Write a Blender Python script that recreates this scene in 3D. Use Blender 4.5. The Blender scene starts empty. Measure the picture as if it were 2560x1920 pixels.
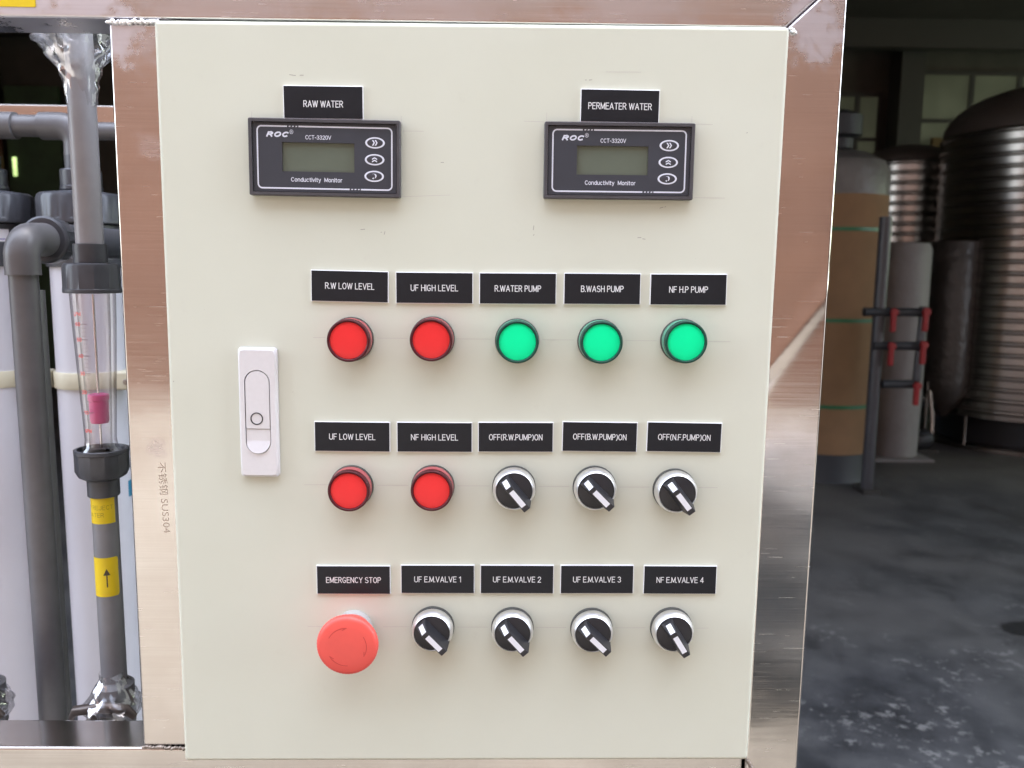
import bpy, bmesh, math, random
from mathutils import Vector, Matrix, noise
R = math.radians
sc = bpy.context.scene
COL = sc.collection
random.seed(7)

# ------------------------------------------------------------------ camera
cam = bpy.data.cameras.new('camera')
camo = bpy.data.objects.new('camera', cam); COL.objects.link(camo)
rx = Vector((0.9998208, -0.0150534, 0.0114772)); dn = Vector((0.0093176, -0.1364147, -0.9906080)); fw = Vector((0.0164777, 0.9905374, -0.1362500))
mw = Matrix.Identity(4)
for i in range(3):
    mw[i][0] = rx[i]; mw[i][1] = -dn[i]; mw[i][2] = -fw[i]
mw[0][3], mw[1][3], mw[2][3] = 0.018135, -0.551508, 1.331837
camo.matrix_world = mw
cam.sensor_width = 36; cam.lens = 36 * 2090 / 2560; cam.clip_start = 0.02; cam.clip_end = 200
cam.dof.use_dof = True; cam.dof.focus_distance = 0.555; cam.dof.aperture_fstop = 12
sc.camera = camo

# ------------------------------------------------------------------ sky, sun, exposure
SUN_EL, SUN_AZ = 64.0, 20.0           # behind the workshop: the panel is in open shade, the yard and the brick wall opposite are sunlit
w = bpy.data.worlds.new('World'); sc.world = w; w.use_nodes = True
nt = w.node_tree; bg = nt.nodes['Background']
sky = nt.nodes.new('ShaderNodeTexSky'); sky.sky_type = 'NISHITA'; sky.sun_disc = False
sky.sun_elevation = R(SUN_EL); sky.sun_rotation = R(SUN_AZ); sky.air_density = 1.0; sky.dust_density = 3.0; sky.ozone_density = 1.0
hs = nt.nodes.new('ShaderNodeHueSaturation'); hs.inputs['Saturation'].default_value = 0.5
nt.links.new(sky.outputs[0], hs.inputs['Color']); nt.links.new(hs.outputs[0], bg.inputs['Color'])
bg.inputs['Strength'].default_value = 0.15
sl = bpy.data.lights.new('sun', 'SUN'); sl.energy = 1.4; sl.angle = R(10); sl.color = (1.0, 0.975, 0.93)
so = bpy.data.objects.new('sun', sl); COL.objects.link(so)
sdir = Vector((math.sin(R(SUN_AZ)) * math.cos(R(SUN_EL)), math.cos(R(SUN_AZ)) * math.cos(R(SUN_EL)), math.sin(R(SUN_EL))))
so.rotation_euler = (-sdir).to_track_quat('-Z', 'Y').to_euler(); so.location = sdir * 20
vs = sc.view_settings
vs.view_transform = 'Standard'; vs.look = 'None'; vs.gamma = 1; vs.use_curve_mapping = False
vs.exposure = 3.66
sc.cycles.use_denoising = True
sc.cycles.max_bounces = 10; sc.cycles.transmission_bounces = 10; sc.cycles.transparent_max_bounces = 16
sc.cycles.caustics_reflective = False; sc.cycles.caustics_refractive = False
sc.cycles.sample_clamp_indirect = 4

# ------------------------------------------------------------------ materials
class N:
    """a small node-tree helper"""
    def __init__(s, name):
        s.m = bpy.data.materials.new(name); s.m.use_nodes = True
        s.t = s.m.node_tree; s.b = s.t.nodes['Principled BSDF']; s.o = s.t.nodes['Material Output']
    def n(s, typ, **kw):
        nd = s.t.nodes.new(typ)
        for k, v in kw.items():
            if k in nd.inputs: nd.inputs[k].default_value = v
            else: setattr(nd, k, v)
        return nd
    def l(s, a, b): s.t.links.new(a, b)
    def coord(s, scale=(1, 1, 1), out='Object'):
        tc = s.n('ShaderNodeTexCoord'); mp = s.n('ShaderNodeMapping'); mp.inputs['Scale'].default_value = scale
        s.l(tc.outputs[out], mp.inputs['Vector']); return mp.outputs[0]
    def noise(s, vec, scale, detail=3, rough=0.55):
        nd = s.n('ShaderNodeTexNoise', Scale=scale, Detail=detail, Roughness=rough); s.l(vec, nd.inputs['Vector']); return nd.outputs['Fac']
    def ramp(s, fac, stops):
        r = s.n('ShaderNodeValToRGB'); cr = r.color_ramp
        while len(cr.elements) < len(stops): cr.elements.new(0.5)
        for e, (p, c) in zip(cr.elements, stops):
            e.position = p; e.color = (c, c, c, 1) if isinstance(c, (int, float)) else (*c, 1)
        s.l(fac, r.inputs['Fac']); return r.outputs['Color']
    def math(s, op, a, b=None, clamp=False):
        nd = s.n('ShaderNodeMath', operation=op); nd.use_clamp = clamp
        for i, v in enumerate((a, b)):
            if v is None: continue
            if isinstance(v, (int, float)): nd.inputs[i].default_value = v
            else: s.l(v, nd.inputs[i])
        return nd.outputs[0]
    def mix(s, fac, a, b):
        nd = s.n('ShaderNodeMix', data_type='RGBA')
        for i, v in ((0, fac), (6, a), (7, b)):
            if isinstance(v, (int, float)): nd.inputs[i].default_value = v
            elif isinstance(v, tuple): nd.inputs[i].default_value = (*v, 1)
            else: s.l(v, nd.inputs[i])
        return nd.outputs[2]
    def bump(s, h, strength, dist):
        nd = s.n('ShaderNodeBump', Strength=strength, Distance=dist); s.l(h, nd.inputs['Height']); s.l(nd.outputs[0], s.b.inputs['Normal']); return nd

def pbr(name, col, rough=0.5, metal=0.0, spec=0.5, coat=0.0, vary=0.0, vscale=40, bump=0.0, bscale=300, bdist=0.0005):
    g = N(name); b = g.b
    b.inputs['Base Color'].default_value = (*col, 1); b.inputs['Roughness'].default_value = rough
    b.inputs['Metallic'].default_value = metal; b.inputs['Specular IOR Level'].default_value = spec
    b.inputs['Coat Weight'].default_value = coat; b.inputs['Coat Roughness'].default_value = 0.08
    v = g.coord()
    if vary:
        f = g.noise(v, vscale, 5, 0.6)
        lo = tuple(c * (1 - vary) for c in col); hi = tuple(min(1, c * (1 + vary)) for c in col)
        g.l(g.ramp(f, [(0.3, lo), (0.7, hi)]), b.inputs['Base Color'])
        g.l(g.math('MULTIPLY_ADD', f, 0.16, clamp=True), b.inputs['Roughness'])
        g.t.nodes[-1].inputs[2].default_value = max(0.02, rough - 0.08)
    if bump: g.bump(g.noise(v, bscale, 2), bump, bdist)
    return g.m

def steel_mat():
    g = N('brushed_stainless'); b = g.b
    b.inputs['Metallic'].default_value = 1.0
    v = g.coord()
    # brushing runs along the tube: fine streaks, here mostly across the picture
    br = g.noise(g.coord((14, 14, 900)), 1.0, 3)
    blot = g.noise(v, 22, 4)
    wide = g.noise(g.coord((6, 6, 60)), 1.0, 2)
    # wiped, heat tinted weld patches, and grey-lavender reflection painted along the top rail
    pts = [(-0.228, 1.479, 0.020), (-0.2085, 1.470, 0.008), (-0.2095, 1.409, 0.009), (0.222, 1.486, 0.021), (0.212, 1.496, 0.014), (0.236, 1.505, 0.008),
           (-0.285, 1.495, 0.03), (-0.245, 1.494, 0.025), (-0.165, 1.499, 0.0601), (-0.03, 1.501, 0.0501), (0.10, 1.498, 0.0401), (-0.2135, 1.2085, 0.0065)]
    sep = g.n('ShaderNodeSeparateXYZ'); g.l(v, sep.inputs[0])
    dn_ = g.noise(v, 95, 4, 0.65)
    total = None
    for x, z, r in pts:
        dx = g.math('SUBTRACT', sep.outputs[0], x); dz = g.math('SUBTRACT', sep.outputs[2], z)
        d = g.math('SQRT', g.math('ADD', g.math('MULTIPLY', dx, dx), g.math('MULTIPLY', dz, dz)))
        d = g.math('ADD', g.math('DIVIDE', d, r), g.math('MULTIPLY', g.math('SUBTRACT', dn_, 0.5), 2.4))
        mr = g.n('ShaderNodeMapRange'); mr.inputs[1].default_value = 1.25; mr.inputs[2].default_value = 0.55; g.l(d, mr.inputs[0]); mr.inputs[4].default_value = 0.4 if round(r * 1e4) % 10 == 1 else 1.0 if r > 0.012 else 0.45
        total = mr.outputs[0] if total is None else g.math('MAXIMUM', total, mr.outputs[0])
    # scratches across the tube
    s1 = g.noise(g.coord((26, 26, 2600)), 1.0, 1); s2 = g.noise(g.coord((1, 1, 1)), 38, 2)
    scr = g.math('MULTIPLY', g.ramp(s1, [(0.735, 0), (0.76, 1)]), g.ramp(s2, [(0.50, 0), (0.58, 1)]))
    col = g.ramp(br, [(0.25, (0.56, 0.525, 0.495)), (0.75, (0.68, 0.65, 0.625))])
    col = g.mix(g.ramp(blot, [(0.35, 0), (0.75, 0.5)]), col, (0.50, 0.44, 0.40))
    col = g.mix(g.math('MULTIPLY', total, 0.6), col, (0.68, 0.66, 0.72))
    col = g.mix(g.math('MULTIPLY', scr, 0.45), col, (0.85, 0.88, 0.84))
    g.l(col, b.inputs['Base Color'])
    rg = g.math('ADD', g.math('MULTIPLY', br, 0.15), g.math('MULTIPLY', blot, 0.12))
    rg = g.math('ADD', rg, 0.0); rg = g.math('ADD', rg, g.math('MULTIPLY', total, 0.27)); rg = g.math('ADD', rg, g.math('MULTIPLY', scr, 0.35), clamp=True)
    g.l(rg, b.inputs['Roughness'])
    h = g.math('ADD', g.math('MULTIPLY', wide, 0.6), g.math('MULTIPLY', g.noise(v, 16, 1), 4.0))
    # a shallow buckle in the right hand upright
    dd = g.math('ADD', g.math('MULTIPLY', g.math('SUBTRACT', sep.outputs[0], 0.223), 0.80), g.math('MULTIPLY', g.math('SUBTRACT', sep.outputs[2], 1.296), -0.60))
    dd = g.math('DIVIDE', dd, 0.0065); rg_ = g.math('POWER', 2.718, g.math('MULTIPLY', g.math('MULTIPLY', dd, dd), -1.0))
    mr = g.n('ShaderNodeMapRange'); mr.inputs[1].default_value = 0.198; mr.inputs[2].default_value = 0.202; g.l(sep.outputs[0], mr.inputs[0])
    h = g.math('ADD', h, g.math('MULTIPLY', g.math('MULTIPLY', rg_, mr.outputs[0]), 7.0))
    g.bump(h, 0.2, 0.0007)
    return g.m

def door_mat():
    g = N('beige_powder_coat'); b = g.b
    v = g.coord()
    f = g.noise(v, 9, 4); fine = g.noise(v, 900, 2)
    col = g.ramp(f, [(0.3, (0.680, 0.692, 0.572)), (0.7, (0.710, 0.723, 0.606))])
    dirt = g.ramp(g.noise(v, 55, 6, 0.7), [(0.62, 0), (0.80, 0.13)])
    col = g.mix(dirt, col, (0.45, 0.41, 0.35))
    spots = g.ramp(g.noise(v, 420, 1), [(0.815, 0), (0.83, 0.55)])
    col = g.mix(spots, col, (0.40, 0.37, 0.33))
    g.l(col, b.inputs['Base Color'])
    b.inputs['Roughness'].default_value = 0.55; b.inputs['Specular IOR Level'].default_value = 0.25
    g.bump(g.math('ADD', g.math('MULTIPLY', fine, 0.35), g.math('MULTIPLY', g.noise(v, 260, 2), 1.0)), 0.12, 0.00025)
    return g.m

def film_mat():
    g = N('cling_film'); b = g.b
    tr = g.n('ShaderNodeBsdfTransparent'); gl = g.n('ShaderNodeBsdfGlossy'); gl.inputs['Roughness'].default_value = 0.12
    gl.inputs['Color'].default_value = (0.95, 0.94, 0.97, 1)
    df = g.n('ShaderNodeBsdfTranslucent'); df.inputs['Color'].default_value = (0.72, 0.70, 0.72, 1)
    v = g.coord()
    st = g.noise(g.coord((60, 60, 22)), 1.0, 4)
    bp_ = g.n('ShaderNodeBump', Strength=0.6, Distance=0.002); g.l(st, bp_.inputs['Height'])
    g.l(bp_.outputs[0], gl.inputs['Normal'])
    m1 = g.n('ShaderNodeMixShader'); m2 = g.n('ShaderNodeMixShader')
    fr = g.n('ShaderNodeLayerWeight', Blend=0.45); g.l(bp_.outputs[0], fr.inputs['Normal'])
    g.l(g.math('MULTIPLY_ADD', fr.outputs['Fresnel'], 0.45, clamp=True), m1.inputs[0]); g.t.nodes[-1].inputs[2].default_value = 0.05
    g.l(tr.outputs[0], m1.inputs[1]); g.l(gl.outputs[0], m1.inputs[2])
    g.l(g.ramp(st, [(0.42, 0.02), (0.72, 0.30)]), m2.inputs[0]); g.l(m1.outputs[0], m2.inputs[1]); g.l(df.outputs[0], m2.inputs[2])
    g.l(m2.outputs[0], g.o.inputs['Surface'])
    return g.m

def floor_mat():
    g = N('stained_concrete'); b = g.b
    v = g.coord()
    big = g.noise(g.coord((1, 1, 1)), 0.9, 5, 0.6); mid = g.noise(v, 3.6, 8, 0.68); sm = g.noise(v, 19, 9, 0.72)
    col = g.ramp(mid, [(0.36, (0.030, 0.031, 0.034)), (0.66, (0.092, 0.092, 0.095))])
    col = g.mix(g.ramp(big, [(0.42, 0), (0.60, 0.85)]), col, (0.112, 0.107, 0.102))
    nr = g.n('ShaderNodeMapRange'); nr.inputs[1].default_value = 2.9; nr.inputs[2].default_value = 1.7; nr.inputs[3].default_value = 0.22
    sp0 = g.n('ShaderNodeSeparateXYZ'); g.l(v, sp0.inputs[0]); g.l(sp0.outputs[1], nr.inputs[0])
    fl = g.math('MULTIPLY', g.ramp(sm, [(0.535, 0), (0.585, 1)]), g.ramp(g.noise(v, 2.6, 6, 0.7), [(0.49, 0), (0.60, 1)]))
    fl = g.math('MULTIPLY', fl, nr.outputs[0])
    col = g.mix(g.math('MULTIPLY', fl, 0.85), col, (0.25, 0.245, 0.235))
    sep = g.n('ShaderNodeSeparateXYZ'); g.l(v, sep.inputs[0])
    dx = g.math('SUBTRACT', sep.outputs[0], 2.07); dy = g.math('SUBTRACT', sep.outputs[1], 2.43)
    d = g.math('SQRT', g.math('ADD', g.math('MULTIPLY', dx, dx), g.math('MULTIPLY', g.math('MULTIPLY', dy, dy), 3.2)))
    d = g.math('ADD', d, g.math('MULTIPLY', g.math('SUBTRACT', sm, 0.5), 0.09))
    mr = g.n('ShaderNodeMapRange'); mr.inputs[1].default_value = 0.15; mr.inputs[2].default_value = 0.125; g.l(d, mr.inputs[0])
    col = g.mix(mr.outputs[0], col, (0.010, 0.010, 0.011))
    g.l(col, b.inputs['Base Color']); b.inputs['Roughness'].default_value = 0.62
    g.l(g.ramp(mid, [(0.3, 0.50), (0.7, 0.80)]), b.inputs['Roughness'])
    g.bump(g.math('ADD', mid, g.math('MULTIPLY', sm, 0.5)), 0.35, 0.006)
    return g.m

def brick_mat():
    g = N('orange_brick'); b = g.b
    v = g.coord()
    sp = g.n('ShaderNodeSeparateXYZ'); g.l(v, sp.inputs[0]); cb = g.n('ShaderNodeCombineXYZ')
    g.l(sp.outputs[0], cb.inputs[0]); g.l(sp.outputs[2], cb.inputs[1])
    bk = g.n('ShaderNodeTexBrick', Scale=1.0); bk.inputs['Brick Width'].default_value = 0.5; bk.inputs['Row Height'].default_value = 0.17; bk.inputs['Mortar Size'].default_value = 0.012
    bk.inputs['Color1'].default_value = (0.084, 0.036, 0.019, 1); bk.inputs['Color2'].default_value = (0.062, 0.026, 0.014, 1); bk.inputs['Mortar'].default_value = (0.068, 0.046, 0.034, 1)
    g.l(cb.outputs[0], bk.inputs['Vector'])
    g.l(g.mix(g.math('MAXIMUM', g.ramp(g.noise(v, 0.9, 4), [(0.4, 0), (0.7, 0.55)]), g.ramp(g.noise(g.coord((0.12, 0.12, 5)), 1.0, 3), [(0.48, 0), (0.68, 0.8)])), bk.outputs['Color'], (0.050, 0.024, 0.016)), b.inputs['Base Color'])
    b.inputs['Roughness'].default_value = 0.85
    return g.m

def glow(name, col, strength):
    g = N(name); b = g.b
    b.inputs['Base Color'].default_value = (*[c * 0.12 for c in col], 1)
    g.l(g.ramp(g.noise(g.coord(), 2.2, 4), [(0.35, tuple(c * 0.35 for c in col)), (0.65, col)]), b.inputs['Emission Color']); b.inputs['Emission Strength'].default_value = strength
    return g.m

M = {
 'steel': steel_mat(), 'door': door_mat(), 'film': film_mat(), 'floor': floor_mat(), 'brick': brick_mat(),
 'weld': pbr('weld_metal', (0.93, 0.92, 0.92), 0.34, 1.0, vary=0.15, vscale=300, bump=0.5, bscale=900),
 'weld_dull': pbr('dull_weld_metal', (0.33, 0.28, 0.24), 0.5, 1.0, vary=0.3, vscale=300, bump=0.5, bscale=900),
 'plate_black': pbr('black_engraving_laminate', (0.0145, 0.0155, 0.019), 0.40, spec=0.26, vary=0.12, vscale=120, bump=0.06, bscale=1500, bdist=0.0002),
 'plate_white': pbr('white_laminate_core', (0.82, 0.82, 0.84), 0.45),
 'engrave': pbr('engraved_white', (0.82, 0.82, 0.83), 0.6),
 'bezel': pbr('charcoal_abs', (0.072, 0.068, 0.074), 0.45, spec=0.4, vary=0.1, vscale=200, bump=0.12, bscale=2500, bdist=0.0002),
 'face': pbr('grey_membrane_film', (0.050, 0.053, 0.064), 0.42, spec=0.35, vary=0.05, vscale=60, bump=0.05, bscale=3000, bdist=0.0001),
 'print': pbr('white_screen_print', (0.74, 0.76, 0.84), 0.5),
 'lcd': pbr('reflective_lcd', (0.125, 0.150, 0.115), 0.16, spec=0.5, vary=0.06, vscale=30),
 'lcd_wall': pbr('lcd_window_edge', (0.055, 0.048, 0.045), 0.4),
 'key': pbr('dark_key', (0.045, 0.045, 0.055), 0.35),
 'gasket': pbr('dark_rubber_gasket', (0.060, 0.060, 0.054), 0.6),
 'red_lens': pbr('red_diffuser', (0.90, 0.034, 0.036), 0.34, spec=0.35, vary=0.03, vscale=60),
 'red_rim': pbr('deep_red_polycarbonate', (0.070, 0.004, 0.009), 0.20, spec=0.35),
 'red_side': pbr('red_polycarbonate_side', (0.40, 0.085, 0.09), 0.25, spec=0.55),  # base lightened toward pink for the sheen of light from above
 'green_lens': pbr('green_diffuser', (0.0, 0.95, 0.375), 0.45, spec=0.2, vary=0.03, vscale=60),
 'green_rim': pbr('deep_green_polycarbonate', (0.003, 0.055, 0.036), 0.20, spec=0.35),
 'green_side': pbr('green_polycarbonate_side', (0.085, 0.30, 0.20), 0.25, spec=0.55),
 'satin': pbr('satin_chrome', (0.90, 0.89, 0.90), 0.36, 1.0),
 'black_pl': pbr('black_nylon', (0.020, 0.019, 0.022), 0.42, vary=0.1, vscale=300, bump=0.08, bscale=2500, bdist=0.0002),
 'mark': pbr('white_inlay', (0.82, 0.82, 0.85), 0.4),
 'estop': pbr('coral_red_plastic', (0.83, 0.100, 0.078), 0.40, vary=0.03, vscale=80, bump=0.05, bscale=1500, bdist=0.0002),
 'estop_mark': pbr('moulded_arrow', (0.60, 0.050, 0.043), 0.5),
 'collar': pbr('grey_plastic_collar', (0.46, 0.46, 0.44), 0.5),
 'lock': pbr('silver_lacquer', (0.768, 0.757, 0.770), 0.38, 0.15, vary=0.02, vscale=300, bump=0.05, bscale=2500, bdist=0.0002),
 'lock_dark': pbr('shaded_zinc', (0.045, 0.045, 0.045), 0.4, 0.5),  # near-black base paints in the shade of the keyhole recess
 'chrome': pbr('chrome', (0.75, 0.75, 0.76), 0.12, 1.0),
 'pencil': pbr('pencil_line', (0.56, 0.53, 0.48), 0.7), 'smudge': pbr('pencil_smudge', (0.30, 0.27, 0.24), 0.8),
 'pvc': pbr('grey_pvc', (0.135, 0.132, 0.140), 0.36, vary=0.12, vscale=40, bump=0.04, bscale=800, bdist=0.0002),
 'pvc_light': pbr('light_grey_pvc', (0.31, 0.30, 0.315), 0.33, vary=0.08, vscale=40, bump=0.04, bscale=800, bdist=0.0002),
 'pvc_mid': pbr('mid_grey_pvc', (0.205, 0.202, 0.212), 0.36, vary=0.10, vscale=40, bump=0.04, bscale=800, bdist=0.0002),
 'pvc_dark': pbr('dark_grey_pvc', (0.058, 0.060, 0.070), 0.34, vary=0.15, vscale=60),
 'white_tube': pbr('white_upvc', (0.60, 0.595, 0.645), 0.38, vary=0.02, vscale=10),
 'cream': pbr('cream_nylon', (0.62, 0.58, 0.44), 0.45, vary=0.05, vscale=60),
 'yellow': pbr('yellow_vinyl', (0.83, 0.60, 0.010), 0.45, vary=0.03, vscale=60),
 'ink': pbr('dark_ink', (0.07, 0.05, 0.03), 0.6), 'ink_brown': pbr('thin_brown_ink', (0.33, 0.24, 0.02), 0.6),
 'pink': pbr('pink_float', (0.90, 0.13, 0.38), 0.4), 'red_ink': pbr('red_scale_ink', (0.75, 0.14, 0.13), 0.5), 'line_ink': pbr('grey_scale_ink', (0.22, 0.16, 0.17), 0.5),
 'teal': pbr('teal_vinyl', (0.03, 0.20, 0.33), 0.45), 'paper': pbr('white_label', (0.75, 0.74, 0.78), 0.5), 'violet': pbr('violet_ink', (0.12, 0.07, 0.36), 0.5),
 'stamp': pbr('etched_stamp', (0.52, 0.45, 0.40), 0.5, 1.0),
 'brown_bar': pbr('foil_brown_plastic', (0.11, 0.085, 0.075), 0.3, 0.4),
 'card': pbr('brown_cardboard', (0.23, 0.135, 0.068), 0.85, vary=0.08, vscale=6), 'strap': pbr('green_pp_strap', (0.02, 0.13, 0.055), 0.4),
 'black_base': pbr('black_grp_base', (0.022, 0.026, 0.032), 0.55), 'wrap_grey': pbr('grey_stretch_wrap', (0.13, 0.125, 0.12), 0.45, vary=0.2, vscale=8, bump=0.4, bscale=14, bdist=0.02),
 'wrap_white': pbr('white_foam_wrap', (0.24, 0.235, 0.24), 0.6, vary=0.1, vscale=5, bump=0.4, bscale=9, bdist=0.02),
 'wrap_dark': pbr('smoky_stretch_wrap', (0.055, 0.052, 0.05), 0.4, vary=0.25, vscale=8, bump=0.5, bscale=10, bdist=0.03),
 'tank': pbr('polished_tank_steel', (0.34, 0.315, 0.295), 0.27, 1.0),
 'dome': pbr('matt_tank_top', (0.085, 0.070, 0.063), 0.5, 0.3),  # even matt tone painted in place of the steel dome's reflections
 'valve_red': pbr('red_valve_handle', (0.25, 0.008, 0.012), 0.4), 'pipe_far': pbr('far_grey_pipe', (0.052, 0.052, 0.060), 0.4, vary=0.1),
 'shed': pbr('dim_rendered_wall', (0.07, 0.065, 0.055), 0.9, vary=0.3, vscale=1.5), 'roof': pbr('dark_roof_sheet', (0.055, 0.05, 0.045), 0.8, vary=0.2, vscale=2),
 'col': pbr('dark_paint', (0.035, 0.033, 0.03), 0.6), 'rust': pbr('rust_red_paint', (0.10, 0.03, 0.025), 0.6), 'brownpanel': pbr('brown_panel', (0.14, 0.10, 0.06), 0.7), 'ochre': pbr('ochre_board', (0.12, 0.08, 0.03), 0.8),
 'green_sheet': pbr('green_sheeting', (0.04, 0.075, 0.035), 0.7, vary=0.4, vscale=3),
 'yard': pbr('pale_yard_concrete', (0.104, 0.096, 0.084), 0.9, vary=0.15, vscale=1.2),
 'render': pbr('grey_lilac_render', (0.083, 0.071, 0.070), 0.9, vary=0.35, vscale=0.8),
 'coping': pbr('pale_coping', (0.55, 0.52, 0.48), 0.8),
 'pane_dim': glow('dusty_window_pane', (0.60, 0.66, 0.42), 0.005), 'pane_slit': glow('bright_leafy_gap', (0.55, 0.75, 0.28), 0.18), 'pane_side': glow('daylit_window_pane', (0.80, 0.95, 0.70), 1.6),
}
g_ = N('clear_acrylic'); g_.b.inputs['Base Color'].default_value = (0.93, 0.90, 0.93, 1); g_.b.inputs['Roughness'].default_value = 0.03
g_.b.inputs['Transmission Weight'].default_value = 1.0; g_.b.inputs['IOR'].default_value = 1.42; M['clear'] = g_.m
g_ = N('clear_acrylic_sheet'); tr_ = g_.n('ShaderNodeBsdfTransparent'); tr_.inputs[0].default_value = (0.97, 0.955, 0.965, 1); gl_ = g_.n('ShaderNodeBsdfGlossy'); gl_.inputs['Roughness'].default_value = 0.04
mx_ = g_.n('ShaderNodeMixShader'); lw_ = g_.n('ShaderNodeLayerWeight', Blend=0.38)
g_.l(g_.math('MULTIPLY_ADD', lw_.outputs['Facing'], 0.55, clamp=True), mx_.inputs[0]); g_.t.nodes[-1].inputs[2].default_value = 0.03
g_.l(tr_.outputs[0], mx_.inputs[1]); g_.l(gl_.outputs[0], mx_.inputs[2]); g_.l(mx_.outputs[0], g_.o.inputs['Surface']); M['clear'] = g_.m

# ------------------------------------------------------------------ mesh helpers
class MB:
    def __init__(s): s.v = []; s.f = []; s.m = []
    def add(s, vs_, fs, mi=0, xf=None):
        o = len(s.v); s.v += [tuple(xf @ Vector(p)) if xf else tuple(p) for p in vs_]
        for k, f in enumerate(fs):
            s.f.append([i + o for i in f]); s.m.append(mi[k] if isinstance(mi, list) else mi)
        return s
    def lathe(s, prof, n=64, mi=0, xf=None, rmod=None):
        """profile [(r, h[, mat])] turned round local Z; r = 0 ends are poles"""
        vs_, fs, ms = [], [], []; rings = []
        for k, p in enumerate(prof):
            r, h = p[0], p[1]
            if r <= 1e-7:
                rings.append([len(vs_)]); vs_.append((0, 0, h))
            else:
                ring = []
                for i in range(n):
                    a = 2 * math.pi * i / n; q = r * (rmod(k, a, i) if rmod else 1)
                    ring.append(len(vs_)); vs_.append((q * math.cos(a), q * math.sin(a), h))
                rings.append(ring)
        for k in range(len(prof) - 1):
            A, B = rings[k], rings[k + 1]; m_ = prof[k + 1][2] if len(prof[k + 1]) > 2 else mi
            for i in range(n):
                j = (i + 1) % n
                if len(A) == 1 and len(B) == 1: continue
                if len(A) == 1: fs.append([A[0], B[i], B[j]])
                elif len(B) == 1: fs.append([A[i], A[j], B[0]])
                else: fs.append([A[i], A[j], B[j], B[i]])
                ms.append(m_)
        return s.add(vs_, fs, ms, xf)
    def box(s, lo, hi, mi=0, xf=None):
        x0, y0, z0 = lo; x1, y1, z1 = hi
        v = [(x0, y0, z0), (x1, y0, z0), (x1, y1, z0), (x0, y1, z0), (x0, y0, z1), (x1, y0, z1), (x1, y1, z1), (x0, y1, z1)]
        return s.add(v, [[3, 2, 1, 0], [4, 5, 6, 7], [0, 1, 5, 4], [1, 2, 6, 5], [2, 3, 7, 6], [3, 0, 4, 7]], mi, xf)
    def prism(s, poly, y0, y1, mi=0, xf=None, front=None):
        """polygon in x-z, extruded from y0 (front) to y1"""
        n = len(poly); v = [(x, y0, z) for x, z in poly] + [(x, y1, z) for x, z in poly]
        fs = [list(range(n)), [n + i for i in range(n)][::-1]] + [[i, n + i, n + (i + 1) % n, (i + 1) % n] for i in range(n)]
        return s.add(v, fs, [mi if front is None else front, mi] + [mi] * n, xf)
    def sheet(s, poly, y, mi=0, xf=None):
        return s.add([(x, y, z) for x, z in poly], [list(range(len(poly)))], mi, xf)
    def tube(s, pts, r, n=32, mi=0, closed_ends=True):
        pts = [Vector(p) for p in pts]; rs = r if isinstance(r, list) else [r] * len(pts)
        up = None; vs_, fs = [], []
        for k, p in enumerate(pts):
            t = (pts[min(k + 1, len(pts) - 1)] - pts[max(k - 1, 0)]).normalized()
            if up is None:
                up = Vector((1, 0, 0)) if abs(t.x) < 0.8 else Vector((0, 1, 0))
            e1 = (up - t * up.dot(t)).normalized(); e2 = t.cross(e1); up = e1
            for i in range(n):
                a = 2 * math.pi * i / n; vs_.append(tuple(p + (e1 * math.cos(a) + e2 * math.sin(a)) * rs[k]))
        for k in range(len(pts) - 1):
            for i in range(n):
                j = (i + 1) % n; fs.append([k * n + i, k * n + j, (k + 1) * n + j, (k + 1) * n + i])
        if closed_ends: fs += [list(range(n))[::-1], [(len(pts) - 1) * n + i for i in range(n)]]
        return s.add(vs_, fs, mi)
    def build(s, name, mats, parent=None, loc=None, rot=None, bevel=0, seg=3, sharp=32, flip=True, bevel_angle=30):
        me = bpy.data.meshes.new(name)
        bm = bmesh.new()
        bv = [bm.verts.new(p) for p in s.v]
        for f, m_ in zip(s.f, s.m):
            try: fc = bm.faces.new([bv[i] for i in f]); fc.material_index = m_
            except ValueError: pass
        bmesh.ops.remove_doubles(bm, verts=bm.verts, dist=1e-7)
        if flip: bmesh.ops.recalc_face_normals(bm, faces=bm.faces)
        if bevel:
            es = [e for e in bm.edges if len(e.link_faces) == 2 and e.calc_face_angle(0) > R(bevel_angle)]
            bmesh.ops.bevel(bm, geom=es, offset=bevel, segments=seg, profile=0.5, affect='EDGES', clamp_overlap=True)
        bm.to_mesh(me); bm.free()
        for p in me.polygons: p.use_smooth = True
        me.set_sharp_from_angle(angle=R(sharp))
        for m_ in (mats if isinstance(mats, (list, tuple)) else [mats]): me.materials.append(m_)
        o = link(name, me, parent, loc, rot)
        if bevel:
            wn = o.modifiers.new('weighted_normals', 'WEIGHTED_NORMAL'); wn.weight = 100; wn.keep_sharp = True
        return o

def link(name, me, parent=None, loc=None, rot=None):
    o = bpy.data.objects.new(name, me); COL.objects.link(o)
    if parent: o.parent = parent
    if loc: o.location = loc
    if rot: o.rotation_euler = rot
    return o

def tag(o, label=None, cat=None, group=None, kind=None):
    for k, v in (('label', label), ('category', cat), ('group', group), ('kind', kind)):
        if v: o[k] = v
    return o
def thing(name, loc, label, cat, group=None, rot=None):
    o = link(name, None, None, loc, rot); o.empty_display_size = 0.05
    return tag(o, label, cat, group)
def copy_tree(o, parent=None):
    c = o.copy(); COL.objects.link(c); c.parent = parent if parent else o.parent
    for ch in list(o.children): copy_tree(ch, c)
    return c

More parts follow.
